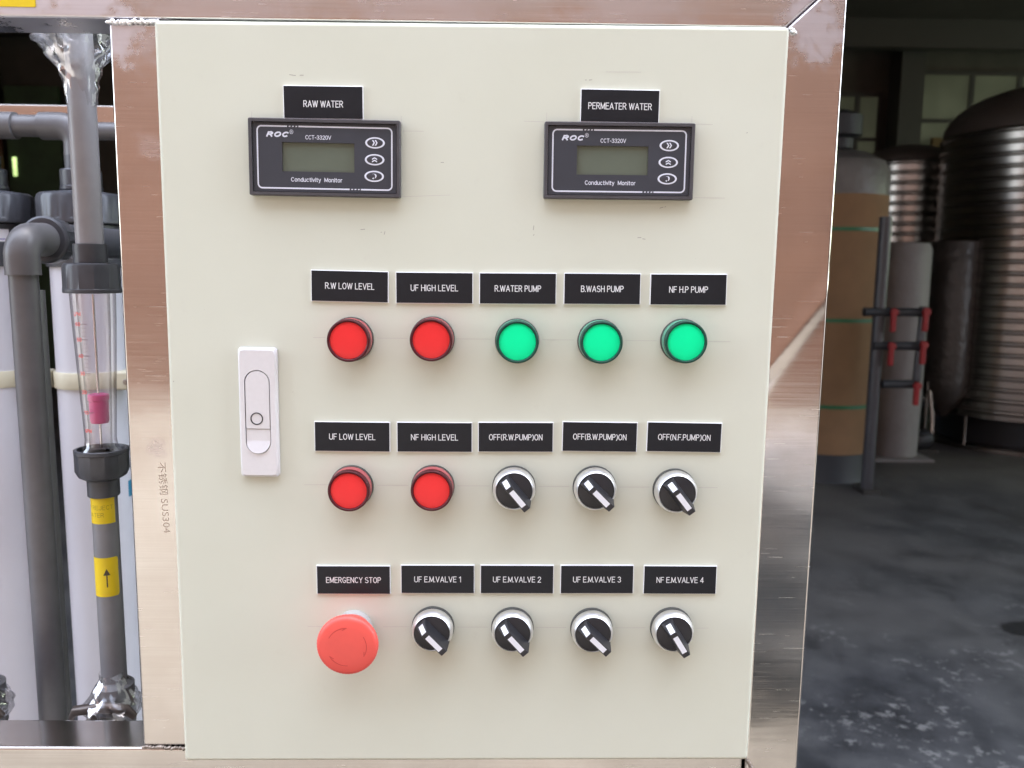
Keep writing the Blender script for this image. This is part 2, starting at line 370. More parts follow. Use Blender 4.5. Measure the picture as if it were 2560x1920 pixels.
DOOR = Matrix(((1, 0, 0, 0), (0, 0, -1, 0), (0, 1, 0, 0), (0, 0, 0, 1)))      # local Z -> out of the door (-y)
def rrect(w_, h_, r, n=6, cx=0, cz=0):
    pts = []
    for sx, sz, a0 in ((1, 1, 0), (-1, 1, 90), (-1, -1, 180), (1, -1, 270)):
        for i in range(n + 1):
            a = R(a0 + 90 * i / n); pts.append((cx + sx * (w_ / 2 - r) + r * math.cos(a), cz + sz * (h_ / 2 - r) + r * math.sin(a)))
    return pts

def _arc(cx, cy, rx_, ry_, a0, a1, n=9):
    return [(cx + rx_ * math.cos(R(a0 + (a1 - a0) * i / n)), cy + ry_ * math.sin(R(a0 + (a1 - a0) * i / n))) for i in range(n + 1)]
GL = {   # single-stroke engraver's alphabet: (width, strokes), capital height 1
 'A': (.62, [[(0, 0), (.31, 1), (.62, 0)], [(.11, .32), (.51, .32)]]),
 'B': (.52, [[(0, 0), (0, 1)], [(0, 1), (.28, 1)] + _arc(.28, .765, .2, .235, 90, -90) + [(0, .53)], [(0, .53), (.28, .53)] + _arc(.28, .265, .24, .265, 90, -90) + [(0, 0)]]),
 'C': (.56, [_arc(.30, .5, .30, .5, 48, 312, 16)]),
 'E': (.48, [[(.48, 1), (0, 1), (0, 0), (.48, 0)], [(0, .53), (.43, .53)]]),
 'F': (.46, [[(.46, 1), (0, 1), (0, 0)], [(0, .51), (.40, .51)]]),
 'G': (.60, [_arc(.30, .5, .30, .5, 48, 318, 16) + [(.57, .44), (.34, .44)]]),
 'H': (.56, [[(0, 0), (0, 1)], [(.56, 0), (.56, 1)], [(0, .53), (.56, .53)]]),
 'I': (.0, [[(0, 0), (0, 1)]]),
 'J': (.42, [[(.42, 1), (.42, .26)] + _arc(.21, .24, .21, .24, 0, -180)]),
 'L': (.44, [[(0, 1), (0, 0), (.44, 0)]]),
 'M': (.66, [[(0, 0), (0, 1), (.33, .1), (.66, 1), (.66, 0)]]),
 'N': (.56, [[(0, 0), (0, 1), (.56, 0), (.56, 1)]]),
 'O': (.62, [_arc(.31, .5, .31, .5, 90, 450, 22)]),
 'P': (.50, [[(0, 0), (0, 1), (.26, 1)] + _arc(.26, .74, .24, .26, 90, -90) + [(0, .48)]]),
 'R': (.54, [[(0, 0), (0, 1), (.27, 1)] + _arc(.27, .75, .24, .25, 90, -90) + [(0, .50)], [(.26, .50), (.54, 0)]]),
 'S': (.52, [_arc(.26, .755, .25, .245, 35, 250, 12) + _arc(.26, .26, .27, .26, 80, -150, 12)]),
 'T': (.56, [[(0, 1), (.56, 1)], [(.28, 1), (.28, 0)]]),
 'U': (.56, [[(0, 1), (0, .28)] + _arc(.28, .28, .28, .28, 180, 360) + [(.56, 1)]]),
 'V': (.60, [[(0, 1), (.30, 0), (.60, 1)]]),
 'W': (.86, [[(0, 1), (.215, 0), (.43, .95), (.645, 0), (.86, 1)]]),
 'Y': (.58, [[(0, 1), (.29, .48), (.58, 1)], [(.29, .48), (.29, 0)]]),
 '.': (.0, [[(0, 0), (0, .07)]]), '-': (.28, [[(0, .42), (.28, .42)]]),
 '(': (.20, [_arc(.45, .45, .45, .68, 128, 232, 10)]), ')': (.20, [_arc(-.25, .45, .45, .68, 52, -52, 10)]),
 '0': (.50, [_arc(.25, .5, .25, .5, 90, 450, 20)]), '1': (.26, [[(0, .80), (.24, 1), (.24, 0)]]),
 '2': (.50, [_arc(.25, .74, .24, .26, 170, -30, 12) + [(0, 0), (.50, 0)]]),
 '3': (.50, [_arc(.24, .765, .23, .235, 160, -90, 12), _arc(.24, .265, .25, .265, 90, -160, 12)]),
 '4': (.54, [[(.40, 0), (.40, 1), (0, .26), (.54, .26)]]),
 '5': (.50, [[(.46, 1), (.08, 1), (.04, .55)] + _arc(.24, .31, .25, .31, 130, -150, 12)]),
 '6': (.50, [_arc(.25, .31, .24, .31, 90, 450, 16), [(.01, .34)] + _arc(.27, .52, .26, .48, 180, 60, 8)]),
 'c': (.42, [_arc(.23, .36, .22, .36, 48, 312, 12)]), 'o': (.46, [_arc(.23, .36, .23, .36, 90, 450, 18)]),
 'n': (.42, [[(0, 0), (0, .72)], [(0, .45)] + _arc(.21, .47, .21, .25, 170, 0) + [(.42, 0)]]),
 'd': (.44, [_arc(.22, .36, .22, .36, 90, 450, 16), [(.44, 1), (.44, 0)]]),
 'u': (.42, [[(0, .72), (0, .24)] + _arc(.21, .24, .21, .24, 180, 350), [(.42, .72), (.42, 0)]]),
 't': (.28, [[(.12, .95), (.12, .12)] + _arc(.24, .12, .12, .12, 180, 280, 5), [(0, .70), (.28, .70)]]),
 'i': (.0, [[(0, 0), (0, .72)], [(0, .90), (0, 1)]]), 'v': (.40, [[(0, .72), (.20, 0), (.40, .72)]]),
 'y': (.42, [[(0, .72), (.22, 0)], [(.42, .72), (.16, -.26), (.04, -.28)]]), 'r': (.26, [[(0, 0), (0, .72)], [(0, .42)] + _arc(.22, .44, .22, .26, 180, 85, 6)]),
}
def engrave(mb, s, x, y, z, width, cap, stroke=0.12, gap=0.20, shear=0.0, mi=0, rot=0, wrap=None, step=1.6e-5):
    """type made of constant-width strokes, centred on (x, z), facing -y; wrap = (axis x, axis y, radius, angle) lays it round a cylinder"""
    pen, lines = 0.0, []
    for ch in s:
        if ch == ' ': pen += 0.34; continue
        w_, st = GL[ch]
        for pl in st: lines.append([(pen + a + shear * b_, b_) for a, b_ in pl])
        pen += w_ + gap
    tot = pen - gap; kx = width / (tot + stroke) ; kz = cap / (1 + stroke); hw = stroke * cap * 0.5
    c, sn = math.cos(R(rot)), math.sin(R(rot)); lay = 0
    parts = []                                      # cut every stroke at its sharp corners
    for pl in lines:
        cur = [pl[0]]
        for i in range(1, len(pl) - 1):
            cur.append(pl[i]); a, b_ = Vector(pl[i]) - Vector(pl[i - 1]), Vector(pl[i + 1]) - Vector(pl[i])
            if a.length > 1e-9 and b_.length > 1e-9 and a.angle(b_) > R(50): parts.append(cur); cur = [pl[i]]
        cur.append(pl[-1]); parts.append(cur)
    for pl in parts:
        P = [Vector(((a - tot / 2) * kx, (b_ - 0.5) * kz)) for a, b_ in pl]; n = len(P); L_, R_ = [], []
        closed = (P[0] - P[-1]).length < 1e-7
        for i, p in enumerate(P):
            d0 = (P[i] - P[i - 1]) if i else (P[0] - P[-2] if closed else P[1] - P[0])
            d1 = (P[i + 1] - P[i]) if i < n - 1 else (P[1] - P[0] if closed else P[-1] - P[-2])
            d0, d1 = d0.normalized(), d1.normalized(); t = d0 + d1
            t = t.normalized() if t.length > 1e-4 else d0
            nn = Vector((-t.y, t.x)); m_ = hw / max(0.55, abs(nn.dot(Vector((-d0.y, d0.x)))))
            q = p.copy()
            if not closed and i == 0: q = p - d1 * hw * 0.8
            if not closed and i == n - 1: q = p + d0 * hw * 0.8
            L_.append(q + nn * m_); R_.append(q - nn * m_)
        lay = (lay + 1) % 5; yy = y - lay * step; vs_ = []
        for q in L_ + R_:
            a, b_ = q.x, q.y
            if wrap:
                ax, ay, rr, ang = wrap; r2 = rr + lay * step; vs_.append((ax + r2 * math.sin(ang + a / rr), ay - r2 * math.cos(ang + a / rr), z + b_))
            else: vs_.append((x + a * c - b_ * sn, yy, z + a * sn + b_ * c))
        mb.add(vs_, [[i, i + 1, n + i + 1, n + i] for i in range(n - 1)], mi)
_cap = {}
def text_geo(s, width=None, cap=0.004, shear=0.0, bold=0.0, spacing=1.0):
    """2-D outline mesh of a line of type, centred; capital height in metres, width in metres"""
    def mk(t):
        c = bpy.data.curves.new('type', 'FONT'); c.body = t; c.shear = shear; c.offset = bold; c.space_character = spacing; c.resolution_u = 3
        o = bpy.data.objects.new('type', c); COL.objects.link(o)
        dg = bpy.context.evaluated_depsgraph_get(); me = bpy.data.meshes.new_from_object(o.evaluated_get(dg))
        vs_ = [tuple(v.co) for v in me.vertices]; fs = [list(p.vertices) for p in me.polygons]
        bpy.data.objects.remove(o); bpy.data.curves.remove(c); bpy.data.meshes.remove(me)
        return vs_, fs
    if (shear, bold) not in _cap:
        hv, _ = mk('H'); _cap[(shear, bold)] = (min(v[1] for v in hv), max(v[1] for v in hv))
    y0, y1 = _cap[(shear, bold)]; vs_, fs = mk(s)
    x0, x1 = min(v[0] for v in vs_), max(v[0] for v in vs_)
    kz = cap / (y1 - y0); kx = width / (x1 - x0) if width else kz
    return [((v[0] - (x0 + x1) / 2) * kx, (v[1] - (y0 + y1) / 2) * kz) for v in vs_], fs
def put_text(mb, s, x, y, z, width=None, cap=0.004, mi=0, rot=0, **kw):
    p, f = text_geo(s, width, cap, **kw); c, sn = math.cos(R(rot)), math.sin(R(rot))
    mb.add([(x + a * c - b_ * sn, y, z + a * sn + b_ * c) for a, b_ in p], f, mi)
def put_text_round(mb, s, ax, ay, r, z, ang, width=None, cap=0.004, mi=0, **kw):
    """type wrapped round a vertical cylinder; ang 0 faces the viewer (-y)"""
    p, f = text_geo(s, width, cap, **kw)
    mb.add([(ax + r * math.sin(ang + a / r), ay - r * math.cos(ang + a / r), z + b_) for a, b_ in p], f, mi)
def patch_round(mb, ax, ay, r, z0, z1, a0, a1, mi=0, n=20, corner=0.0):
    vs_, fs = [], []
    for i in range(n + 1):
        t = i / n; a = a0 + (a1 - a0) * t; s_ = min(t, 1 - t) * abs(a1 - a0) * r
        d = corner - math.sqrt(max(0, corner ** 2 - (corner - s_) ** 2)) if s_ < corner else 0
        for z in (z0 + d, z1 - d): vs_.append((ax + r * math.sin(a), ay - r * math.cos(a), z))
    for i in range(n): fs.append([2 * i, 2 * i + 2, 2 * i + 3, 2 * i + 1])
    mb.add(vs_, fs, mi)

# ================================================================== THE SETTING
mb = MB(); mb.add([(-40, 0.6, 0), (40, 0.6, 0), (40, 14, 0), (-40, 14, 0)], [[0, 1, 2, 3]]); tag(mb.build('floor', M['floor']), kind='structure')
mb = MB(); mb.add([(-40, -40, -0.004), (40, -40, -0.004), (40, 0.6, -0.004), (-40, 0.6, -0.004)], [[0, 1, 2, 3]]); tag(mb.build('ground', M['yard']), kind='structure')

# the workshop the machine stands in
shed = thing('workshop_building', (0, 10, 0), 'dark workshop interior with dim dusty windows behind the machine', 'building')
def S(mb, name, mat, **k):
    o = mb.build(name, mat, shed, (0, -10, 0), **k); return o
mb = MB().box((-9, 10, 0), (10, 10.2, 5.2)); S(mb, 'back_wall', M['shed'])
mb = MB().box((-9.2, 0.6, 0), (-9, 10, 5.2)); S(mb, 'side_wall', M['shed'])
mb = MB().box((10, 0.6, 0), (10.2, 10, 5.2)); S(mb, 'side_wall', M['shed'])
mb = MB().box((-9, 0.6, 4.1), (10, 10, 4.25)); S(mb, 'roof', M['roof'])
for yb in (3.0, 6.2, 9.0):
    mb = MB().box((-9, yb, 3.8), (10, yb + 0.16, 4.1)); S(mb, 'roof_beam', M['col'])
for x0, x1, z0, z1 in ((4.1, 4.6, 2.55, 3.45), (5.15, 6.9, 2.75, 3.72), (7.1, 8.8, 2.75, 3.72)):
    f = MB().box((x0 - 0.06, 9.94, z0 - 0.06), (x1 + 0.06, 10, z1 + 0.06)).build('window', M['col'], shed, (0, -10, 0))
    MB().box((x0, 9.92, z0), (x1, 9.937, z1)).build('pane', M['pane_dim'], f)
    for k in range(1, max(2, round((x1 - x0) / 0.55))):
        xm = x0 + (x1 - x0) * k / max(2, round((x1 - x0) / 0.55)); MB().box((xm - 0.03, 9.90, z0), (xm + 0.03, 9.919, z1)).build('mullion', M['col'], f)
    MB().box((x0, 9.905, z0 + (z1 - z0) * 0.42), (x1, 9.918, z0 + (z1 - z0) * 0.47)).build('glazing_bar', M['col'], f)
for y0, y1 in ((3.2, 3.9), (4.6, 5.3), (7.0, 7.7)):
    f = MB().box((9.94, y0 - 0.06, 1.5), (10, y1 + 0.06, 3.1)).build('window', M['col'], shed, (0, -10, 0))
    MB().box((9.92, y0, 1.56), (9.937, y1, 3.04)).build('pane', M['pane_side'], f)
MB().box((4.72, 9.6, 0), (5.0, 9.9, 4.1)).build('column', M['col'], shed, (0, -10, 0))
MB().box((-5.95, 9.6, 0), (-5.86, 9.7, 4.1)).build('column', M['rust'], shed, (0, -10, 0))
MB().box((-7.4, 9.75, 0), (-5.98, 9.8, 3.6)).build('wall_panel', M['brownpanel'], shed, (0, -10, 0))
f = MB().box((-5.83, 9.75, 0), (-5.2, 9.8, 3.4)).build('wall_panel', M['green_sheet'], shed, (0, -10, 0))
MB().box((-5.775, 9.735, 2.36), (-5.735, 9.748, 2.58)).build('light_gap', M['pane_slit'], f)
MB().box((5.2, 9.7, 2.0), (7.4, 9.76, 2.95)).build('wall_panel', M['ochre'], shed, (0, -10, 0))

# across the yard: the brick building that shows in the steel
bb = thing('brick_building', (0, -7.6, 0), 'orange brick building facing the machine across the pale yard', 'building')
MB().box((-16, -0.3, 0), (16, 0, 3.78)).build('wall', M['brick'], bb)
MB().box((-16, -0.3, 3.78), (16, 0, 11.0)).build('added_grey_wall', M['render'], bb)  # unseen upper wall added to grey the rail's reflection and cut low sky
MB().box((-16.1, -0.4, 11.0), (16.1, 0.1, 11.12)).build('coping', M['coping'], bb)
MB().box((5.5, 0.003, 0), (6.0, 5.2, 11.0)).build('sky_blocker_wall', M['brick'], bb)  # unseen wing added to block right-hand sky and slant the shadows

# ================================================================== STEEL FRAME
FY0, FY1 = 0.010, 0.048
fr = thing('machine_skid', (0, 0.03, 0), 'welded stainless steel square tube frame holding the beige cabinet', 'frame')
FO = (0, -0.03, 0)
def fpart(mb, name, mat=None, **k): return mb.build(name, mat or M['steel'], fr, FO, **k)
fpart(MB().prism([(-1.3, 1.4846), (0.2007, 1.4872), (0.2402, 1.5240), (-1.3, 1.5226)], FY0, FY1), 'top_rail', bevel=0.0022)
fpart(MB().prism([(0.2008, 1.4870), (0.2404, 1.5240), (0.2360, 0.0), (0.1985, 0.0)], FY0, FY1), 'upright_post', bevel=0.0022)
fpart(MB().prism([(-0.2318, 1.4842), (-0.1938, 1.4842), (-0.1960, 0.9903), (-0.2340, 0.9903)], FY0, FY1), 'upright_post', bevel=0.0022)
fpart(MB().prism([(-1.3, 0.952), (0.1983, 0.952), (0.1983, 0.9886), (-1.3, 0.9902)], FY0, FY1), 'bottom_rail', bevel=0.0022)
fpart(MB().prism([(-1.338, 0), (-1.3003, 0), (-1.3003, 1.5226), (-1.338, 1.5226)], FY0, FY1), 'upright_post', bevel=0.0022)
fpart(MB().box((-1.338, 0.735, 1.5275), (0.2402, 0.773, 1.5640)), 'rear_rail', bevel=0.002)
for x in (-1.338, 0.2022):
    fpart(MB().box((x, 0.735, 0), (x + 0.038, 0.773, 1.5270)), 'upright_post', bevel=0.002)
    fpart(MB().box((x + 0.001, 0.0485, 1.485), (x + 0.037, 0.7345, 1.5210)), 'side_rail', bevel=0.002)
fpart(MB().box((-1.3, 0.0485, 0.10), (0.2, 0.7345, 0.14)), 'base_plate', bevel=0.002)
def weld(path, r, mat, n, seed):
    random.seed(seed); mb = MB()
    a, b_ = Vector(path[0]), Vector(path[1])
    for i in range(n):
        p = a.lerp(b_, i / max(1, n - 1)) + Vector((random.uniform(-.2, .2), random.uniform(-.1, .1), random.uniform(-.35, .35))) * r
        q = r * random.uniform(0.75, 1.25)
        mb.lathe([(0, -q)] + [(q * math.cos(R(t)), q * math.sin(R(t))) for t in (-50, -15, 15, 50)] + [(0, q)], 9, 0,
                 Matrix.Translation(p) @ Matrix.Rotation(random.uniform(0, 3), 4, 'Y') @ Matrix.Scale(0.7, 4, (1, 0, 0)))
    return fpart(mb, 'weld_bead', mat, sharp=80)
weld([(-0.2318, 0.0096, 1.4838), (-0.2005, 0.0096, 1.4850)], 0.0018, M['weld'], 34, 1)
weld([(0.2035, 0.0092, 1.4872), (0.2062, 0.0092, 1.4845)], 0.0018, M['weld'], 7, 2)
weld([(-0.2332, 0.0098, 0.9900), (-0.2005, 0.0098, 0.9890)], 0.0015, M['weld_dull'], 30, 3)
weld([(0.2015, 0.0098, 0.9800), (0.2050, 0.0098, 0.9740)], 0.0014, M['weld_dull'], 8, 4)
mb = MB(); put_text(mb, '不锈钢 SUS304', -0.2105, 0.00992, 1.1735, width=0.050, cap=0.0044, rot=-88); fpart(mb, 'stamped_lettering', M['stamp'])
mb = MB().prism(rrect(0.060, 0.026, 0.0008, 3, -0.3068, 1.5056), 0.0096, 0.0099); fpart(mb, 'sticker', M['yellow'])

# ================================================================== CONTROL CABINET
cab = thing('control_cabinet', (0, 0.1, 0.985), 'beige metal control cabinet with labelled lights, switches and two monitors', 'control panel')
CO = (0, -0.1, -0.985)
def cpart(mb, name, mats, **k): return mb.build(name, mats, cab, CO, **k)
mb = MB().prism([(-0.1994, 1.4836), (0.2007, 1.4858), (0.1988, 0.9864), (-0.2009, 0.9845)], 0, 0.0090)
cpart(mb, 'door', M['door'], bevel=0.0030, seg=5)
cpart(MB().box((-0.185, 0.0092, 1.0), (0.185, 0.20, 1.47)), 'body', M['door'], bevel=0.004)

# faint pencil setting-out lines on the paint
def stroke(a, b_, wd, what='pencil_line', mat='pencil', y=-0.00006):
    mb = MB()
    a, b_ = Vector((a[0], 0, a[1])), Vector((b_[0], 0, b_[1])); d = (b_ - a).normalized(); p = Vector((-d.z, 0, d.x)) * wd / 2
    mb.add([tuple(q + Vector((0, y, 0))) for q in (a - p, b_ - p, b_ + p, a + p)], [[0, 1, 2, 3]])
    cpart(mb, what, M[mat])
for z, xs in ((1.2857, ((-0.104, -0.096), (-0.062, -0.042), (-0.010, 0.014), (0.047, 0.068), (0.102, 0.123), (0.157, 0.172))),
              (1.1861, ((-0.112, -0.096), (-0.063, -0.042), (-0.009, 0.013), (0.046, 0.067), (0.101, 0.122), (0.155, 0.168))),
              (1.0856, ((-0.112, -0.100), (-0.060, -0.042), (-0.009, 0.013), (0.046, 0.067), (0.101, 0.122), (0.157, 0.166)))):
    for x0, x1 in xs: stroke((x0, z), (x1, z + 0.0001), 0.00022)
for a, b_ in (((-0.0443, 1.4183), (-0.0310, 1.4183)), ((-0.0445, 1.3772), (-0.0140, 1.3787)), ((0.0330, 1.4254), (0.0460, 1.4252)), ((0.1425, 1.4252), (0.1540, 1.4250)), ((0.1440, 1.3790), (0.1640, 1.3790)),
              ((0.0845, 1.4564), (0.107, 1.4566)), ((-0.0452, 1.4215), (-0.0452, 1.4275)), ((0.0475, 1.4262), (0.0475, 1.4310)), ((0.1405, 1.4262), (0.1405, 1.4300)), ((-0.1400, 1.4250), (-0.1398, 1.4290))):
    stroke(a, b_, 0.00022)

for x, z, l_, a in ((-0.1155, 1.4518, 0.004, -8), (-0.109, 1.4515, 0.0025, 2), (0.074, 1.4513, 0.002, 5), (0.0715, 1.4513, 0.001, 0), (0.1218, 1.372, 0.0025, 18), (0.1250, 1.3727, 0.001, 30), (0.04, 1.357, 0.003, 84), (0.0402, 1.3535, 0.001, 70),
                   (0.1080, 1.3530, 0.0025, 3), (0.1112, 1.3523, 0.002, -5), (-0.0567, 1.3530, 0.0022, 75), (-0.0590, 1.3545, 0.0008, 0), (-0.0720, 1.3560, 0.003, 6), (-0.0201, 1.3990, 0.002, 3), (-0.1970, 1.2553, 0.0009, 40), (-0.0642, 1.3770, 0.002, 5), (0.1760, 1.42, 0.0008, 30)):
    stroke((x, z), (x + l_ * math.cos(R(a)), z + l_ * math.sin(R(a))), 0.00030, 'pencil_smudge', 'smudge')

# --- engraved plates
PLATES = [('RAW WATER', -0.0942, 1.4349, 0.06, 25.0, -1.0), ('PERMEATER WATER', 0.0940, 1.4354, -0.25, 40.5, -0.2),
 ('R.W LOW LEVEL', -0.0792, 1.3194, -0.7, 32.0, 0.2), ('UF HIGH LEVEL', -0.0241, 1.3190, 0.18, 30.9, 0), ('R.WATER PUMP', 0.0304, 1.3192, 0.23, 30.3, 0), ('B.WASH PUMP', 0.0857, 1.3196, 0.23, 27.9, 0), ('NF H.P PUMP', 0.1424, 1.3198, 0.35, 25.5, 0),
 ('UF LOW LEVEL', -0.0790, 1.2196, -0.23, 30.8, 0), ('NF HIGH LEVEL', -0.0241, 1.2197, 0.12, 31.5, 0), ('OFF(R.W.PUMP)ON', 0.0302, 1.2202, 0.29, 35.8, 0), ('OFF(B.W.PUMP)ON', 0.0866, 1.2209, -0.35, 35.9, 0), ('OFF(N.F.PUMP)ON', 0.1435, 1.2211, -0.52, 35.4, 0),
 ('EMERGENCY STOP', -0.0796, 1.1198, 0.12, 37.4, 0), ('UF E.M.VALVE 1', -0.0221, 1.1206, 0.23, 32.0, 0), ('UF E.M.VALVE 2', 0.0323, 1.1208, 0.18, 33.0, 0), ('UF E.M.VALVE 3', 0.0873, 1.1211, 0.29, 33.0, 0), ('NF E.M.VALVE 4', 0.1446, 1.1211, 0.0, 32.6, 0)]
T = 0.0016
mb = MB(); o_, i_ = [(-.0252, -.0102), (.0252, -.0102), (.0252, .0102), (-.0252, .0102)], [(-.0248, -.0098), (.0248, -.0098), (.0248, .0098), (-.0248, .0098)]
mb.add([(x, -0.0001, z) for x, z in o_] + [(x, -T + 0.0003, z) for x, z in o_] + [(x, -T, z) for x, z in i_],
       [[k, (k + 1) % 4, 4 + (k + 1) % 4, 4 + k] for k in range(4)] + [[4 + k, 4 + (k + 1) % 4, 8 + (k + 1) % 4, 8 + k] for k in range(4)] + [[8, 9, 10, 11], [3, 2, 1, 0]], [1] * 8 + [0, 1])
first = None
for s_, x, z, a, wd, dz in PLATES:
    if first is None: first = p = mb.build('nameplate', [M['plate_black'], M['plate_white']], cab)
    else:
        p = first.copy(); COL.objects.link(p); p.parent = cab
    p.location = (x, -0.1, z - 0.985); p.rotation_euler = (0, -R(a), 0)
    p['label'] = 'black engraved plate reading ' + s_; p['group'] = 'black engraved nameplates'
    tb = MB(); engrave(tb, s_, 0, -T - 0.00006, dz / 1000, wd / 1000, 0.00415, 0.115, 0.22)
    tb.build('lettering', M['engrave'], p)

# --- pilot lights
def pilot(colour):
    mb = MB().lathe([(0, 0.0026), (0.0141, 0.0026), (0.0141, 0.0034), (0.01405, 0.0098, 0), (0.0139, 0.0100, 1), (0.0139, 0.0122, 1), (0.01375, 0.0130, 1), (0.0134, 0.0135, 1), (0.0130, 0.0136, 1), (0.0123, 0.0134, 1), (0.0120, 0.0129, 1), (0.0119, 0.0118, 1)], 72, 0, DOOR)
    b_ = mb.build('pilot_light', [M[colour + '_side'], M[colour + '_rim']], cab, sharp=50)
    MB().lathe([(0.0146, 0.0), (0.0146, 0.0018), (0.0143, 0.0025), (0.0120, 0.0025)], 64, 0, DOOR).build('gasket', M['gasket'], b_)
    MB().lathe([(0.01192, 0.0123), (0.0105, 0.0126), (0.006, 0.0128), (0, 0.01285)], 64, 0, DOOR).build('lens', M[colour + '_lens'], b_, sharp=80)
    return b_
pr, pg = pilot('red'), pilot('green')
for k, (proto, x, z, under) in enumerate([(pr, -0.0787, 1.2849, 'R.W LOW LEVEL'), (pr, -0.0254, 1.2858, 'UF HIGH LEVEL'), (pg, 0.0303, 1.2851, 'R.WATER PUMP'), (pg, 0.0848, 1.2853, 'B.WASH PUMP'), (pg, 0.1397, 1.2861, 'NF H.P PUMP'), (pr, -0.0800, 1.1853, 'UF LOW LEVEL'), (pr, -0.0253, 1.1859, 'NF HIGH LEVEL')]):
    o = proto if k in (0, 2) else copy_tree(proto)
    o.location = (x, -0.1, z - 0.985); o['group'] = ('red' if proto is pr else 'green') + ' pilot lights'
    o['label'] = ('red' if proto is pr else 'green') + ' round pilot light under the plate ' + under

# --- selector switches
def selector():
    mb = MB().lathe([(0.0100, 0.0026), (0.0140, 0.0026), (0.01425, 0.0032), (0.01425, 0.0072), (0.01405, 0.0078), (0.0128, 0.0108), (0.01235, 0.0113), (0.01212, 0.0111), (0.0120, 0.0104)], 72, 0, DOOR)
    b_ = mb.build('selector_switch', M['satin'], cab, sharp=28)
    MB().lathe([(0.0147, 0.0), (0.0147, 0.0019), (0.0144, 0.0025), (0.0100, 0.0025)], 64, 0, DOOR).build('gasket', M['gasket'], b_)
    h0, h1 = 0.0108, 0.0222
    kb = MB().lathe([(0.01195, 0.0095), (0.01195, h0), (0.0116, h0 + 0.0002), (0, h0 + 0.0003)], 64, 0, DOOR)
    pf = [(-0.0112, h0), (-0.0106, h0 + 0.0044), (-0.0060, h1), (0.0128, h1), (0.0134, h1 - 0.0012), (0.0130, h0 - 0.002), (-0.0112, h0 - 0.002)]
    # bar: profile in (along, height), extruded across, then laid so "along" is +x and height is -y
    wv = 0.0033; n = len(pf); tp = lambda h: 0.0046 - 0.0022 * max(0.0, (h - h0) / (h1 - h0))
    vs_ = [(s_, -h, -tp(h)) for s_, h in pf] + [(s_, -h, tp(h)) for s_, h in pf]
    bar = MB().add(vs_, [list(range(n)), [n + i for i in range(n)][::-1]] + [[i, n + i, n + (i + 1) % n, (i + 1) % n] for i in range(n)])
    return b_, kb, bar
def selector_full():
    b_, kb, bar = selector()
    k = kb.build('knob', M['black_pl'], b_)
    h = bar.build('handle', M['black_pl'], b_, bevel=0.0005, seg=2)
    h0, h1 = 0.0108, 0.0222; wd = 0.00180; e = 0.00012
    def on_top(s0, s1, mi, mbx):
        mbx.add([(s0, -h1 - e, -wd), (s1, -h1 - e, -wd), (s1, -h1 - e, wd), (s0, -h1 - e, wd)], [[0, 1, 2, 3]], mi)
    mk = MB(); on_top(-0.0033, 0.0096, 0, mk)
    dx, dh = 0.0046, h1 - (h0 + 0.0044); L_ = math.hypot(dx, dh); nx, nh = -dh / L_ * e, dx / L_ * e
    a, b2 = (-0.0103, h0 + 0.0044 + 0.00045), (-0.0062, h1 - 0.0003)
    mk.add([(a[0] + nx, -a[1] - nh, -wd), (b2[0] + nx, -b2[1] - nh, -wd), (b2[0] + nx, -b2[1] - nh, wd), (a[0] + nx, -a[1] - nh, wd)], [[0, 1, 2, 3]])
    mk.build('pointer', M['mark'], h, flip=False)
    return b_
sel = selector_full()
for k, (x, z, a, under) in enumerate([(0.0294, 1.1858, 50, 'OFF(R.W.PUMP)ON'), (0.0839, 1.1861, 45, 'OFF(B.W.PUMP)ON'), (0.1383, 1.1846, 52, 'OFF(N.F.PUMP)ON'), (-0.0254, 1.0860, 46, 'UF E.M.VALVE 1'), (0.0295, 1.0857, 48, 'UF E.M.VALVE 2'), (0.0844, 1.0855, 44, 'UF E.M.VALVE 3'), (0.1399, 1.0862, 58, 'NF E.M.VALVE 4')]):
    o = sel if k == 0 else copy_tree(sel)
    o.location = (x, -0.1, z - 0.985); o.rotation_euler = (0, R(a), 0); o['group'] = 'black and silver selector switches'
    o['label'] = 'black and silver selector switch under the plate ' + under

# --- emergency stop
es = MB().lathe([(0.0098, 0.004), (0.0112, 0.0055), (0.0140, 0.0100), (0.0150, 0.0150), (0.0178, 0.0220), (0.0199, 0.0240), (0.0203, 0.0250), (0.0203, 0.0272), (0.0198, 0.0284), (0.0190, 0.0293), (0.0174, 0.0299), (0.0120, 0.0303), (0.006, 0.0306), (0, 0.0307)], 180, 0, DOOR,
     rmod=lambda k, a, i: 1.0 - (0.010 if 5 <= k <= 8 and i % 3 == 0 else 0)).build('emergency_stop_button', M['estop'], cab, (-0.0797, -0.1, 1.0849 - 0.985), sharp=60)
es['label'] = 'large coral red mushroom emergency stop button'
MB().lathe([(0.0128, 0), (0.0128, 0.0045), (0.0122, 0.0058), (0.0090, 0.0058)], 64, 0, DOOR).build('collar', M['collar'], es)
ar = MB()
for c0 in (95, 215, 335):
    for i in range(16):
        t0, t1 = R(c0 + i * 3.6), R(c0 + (i + 1) * 3.6); r0, r1 = 0.0128, 0.0132
        hh = lambda r: 0.0303 + 0.00006
        ar.add([(r * math.cos(t), -hh(r), r * math.sin(t)) for r, t in ((r0, t0), (r0, t1), (r1, t1), (r1, t0))], [[0, 1, 2, 3]])
    t = R(c0); ar.add([(r * math.cos(q), -0.03034, r * math.sin(q)) for r, q in ((0.0130, t - 0.12), (0.0116, t + 0.14), (0.0120, t + 0.16), (0.0132, t - 0.06))], [[0, 1, 2, 3]])
ar.build('moulded_arrows', M['estop_mark'], es)

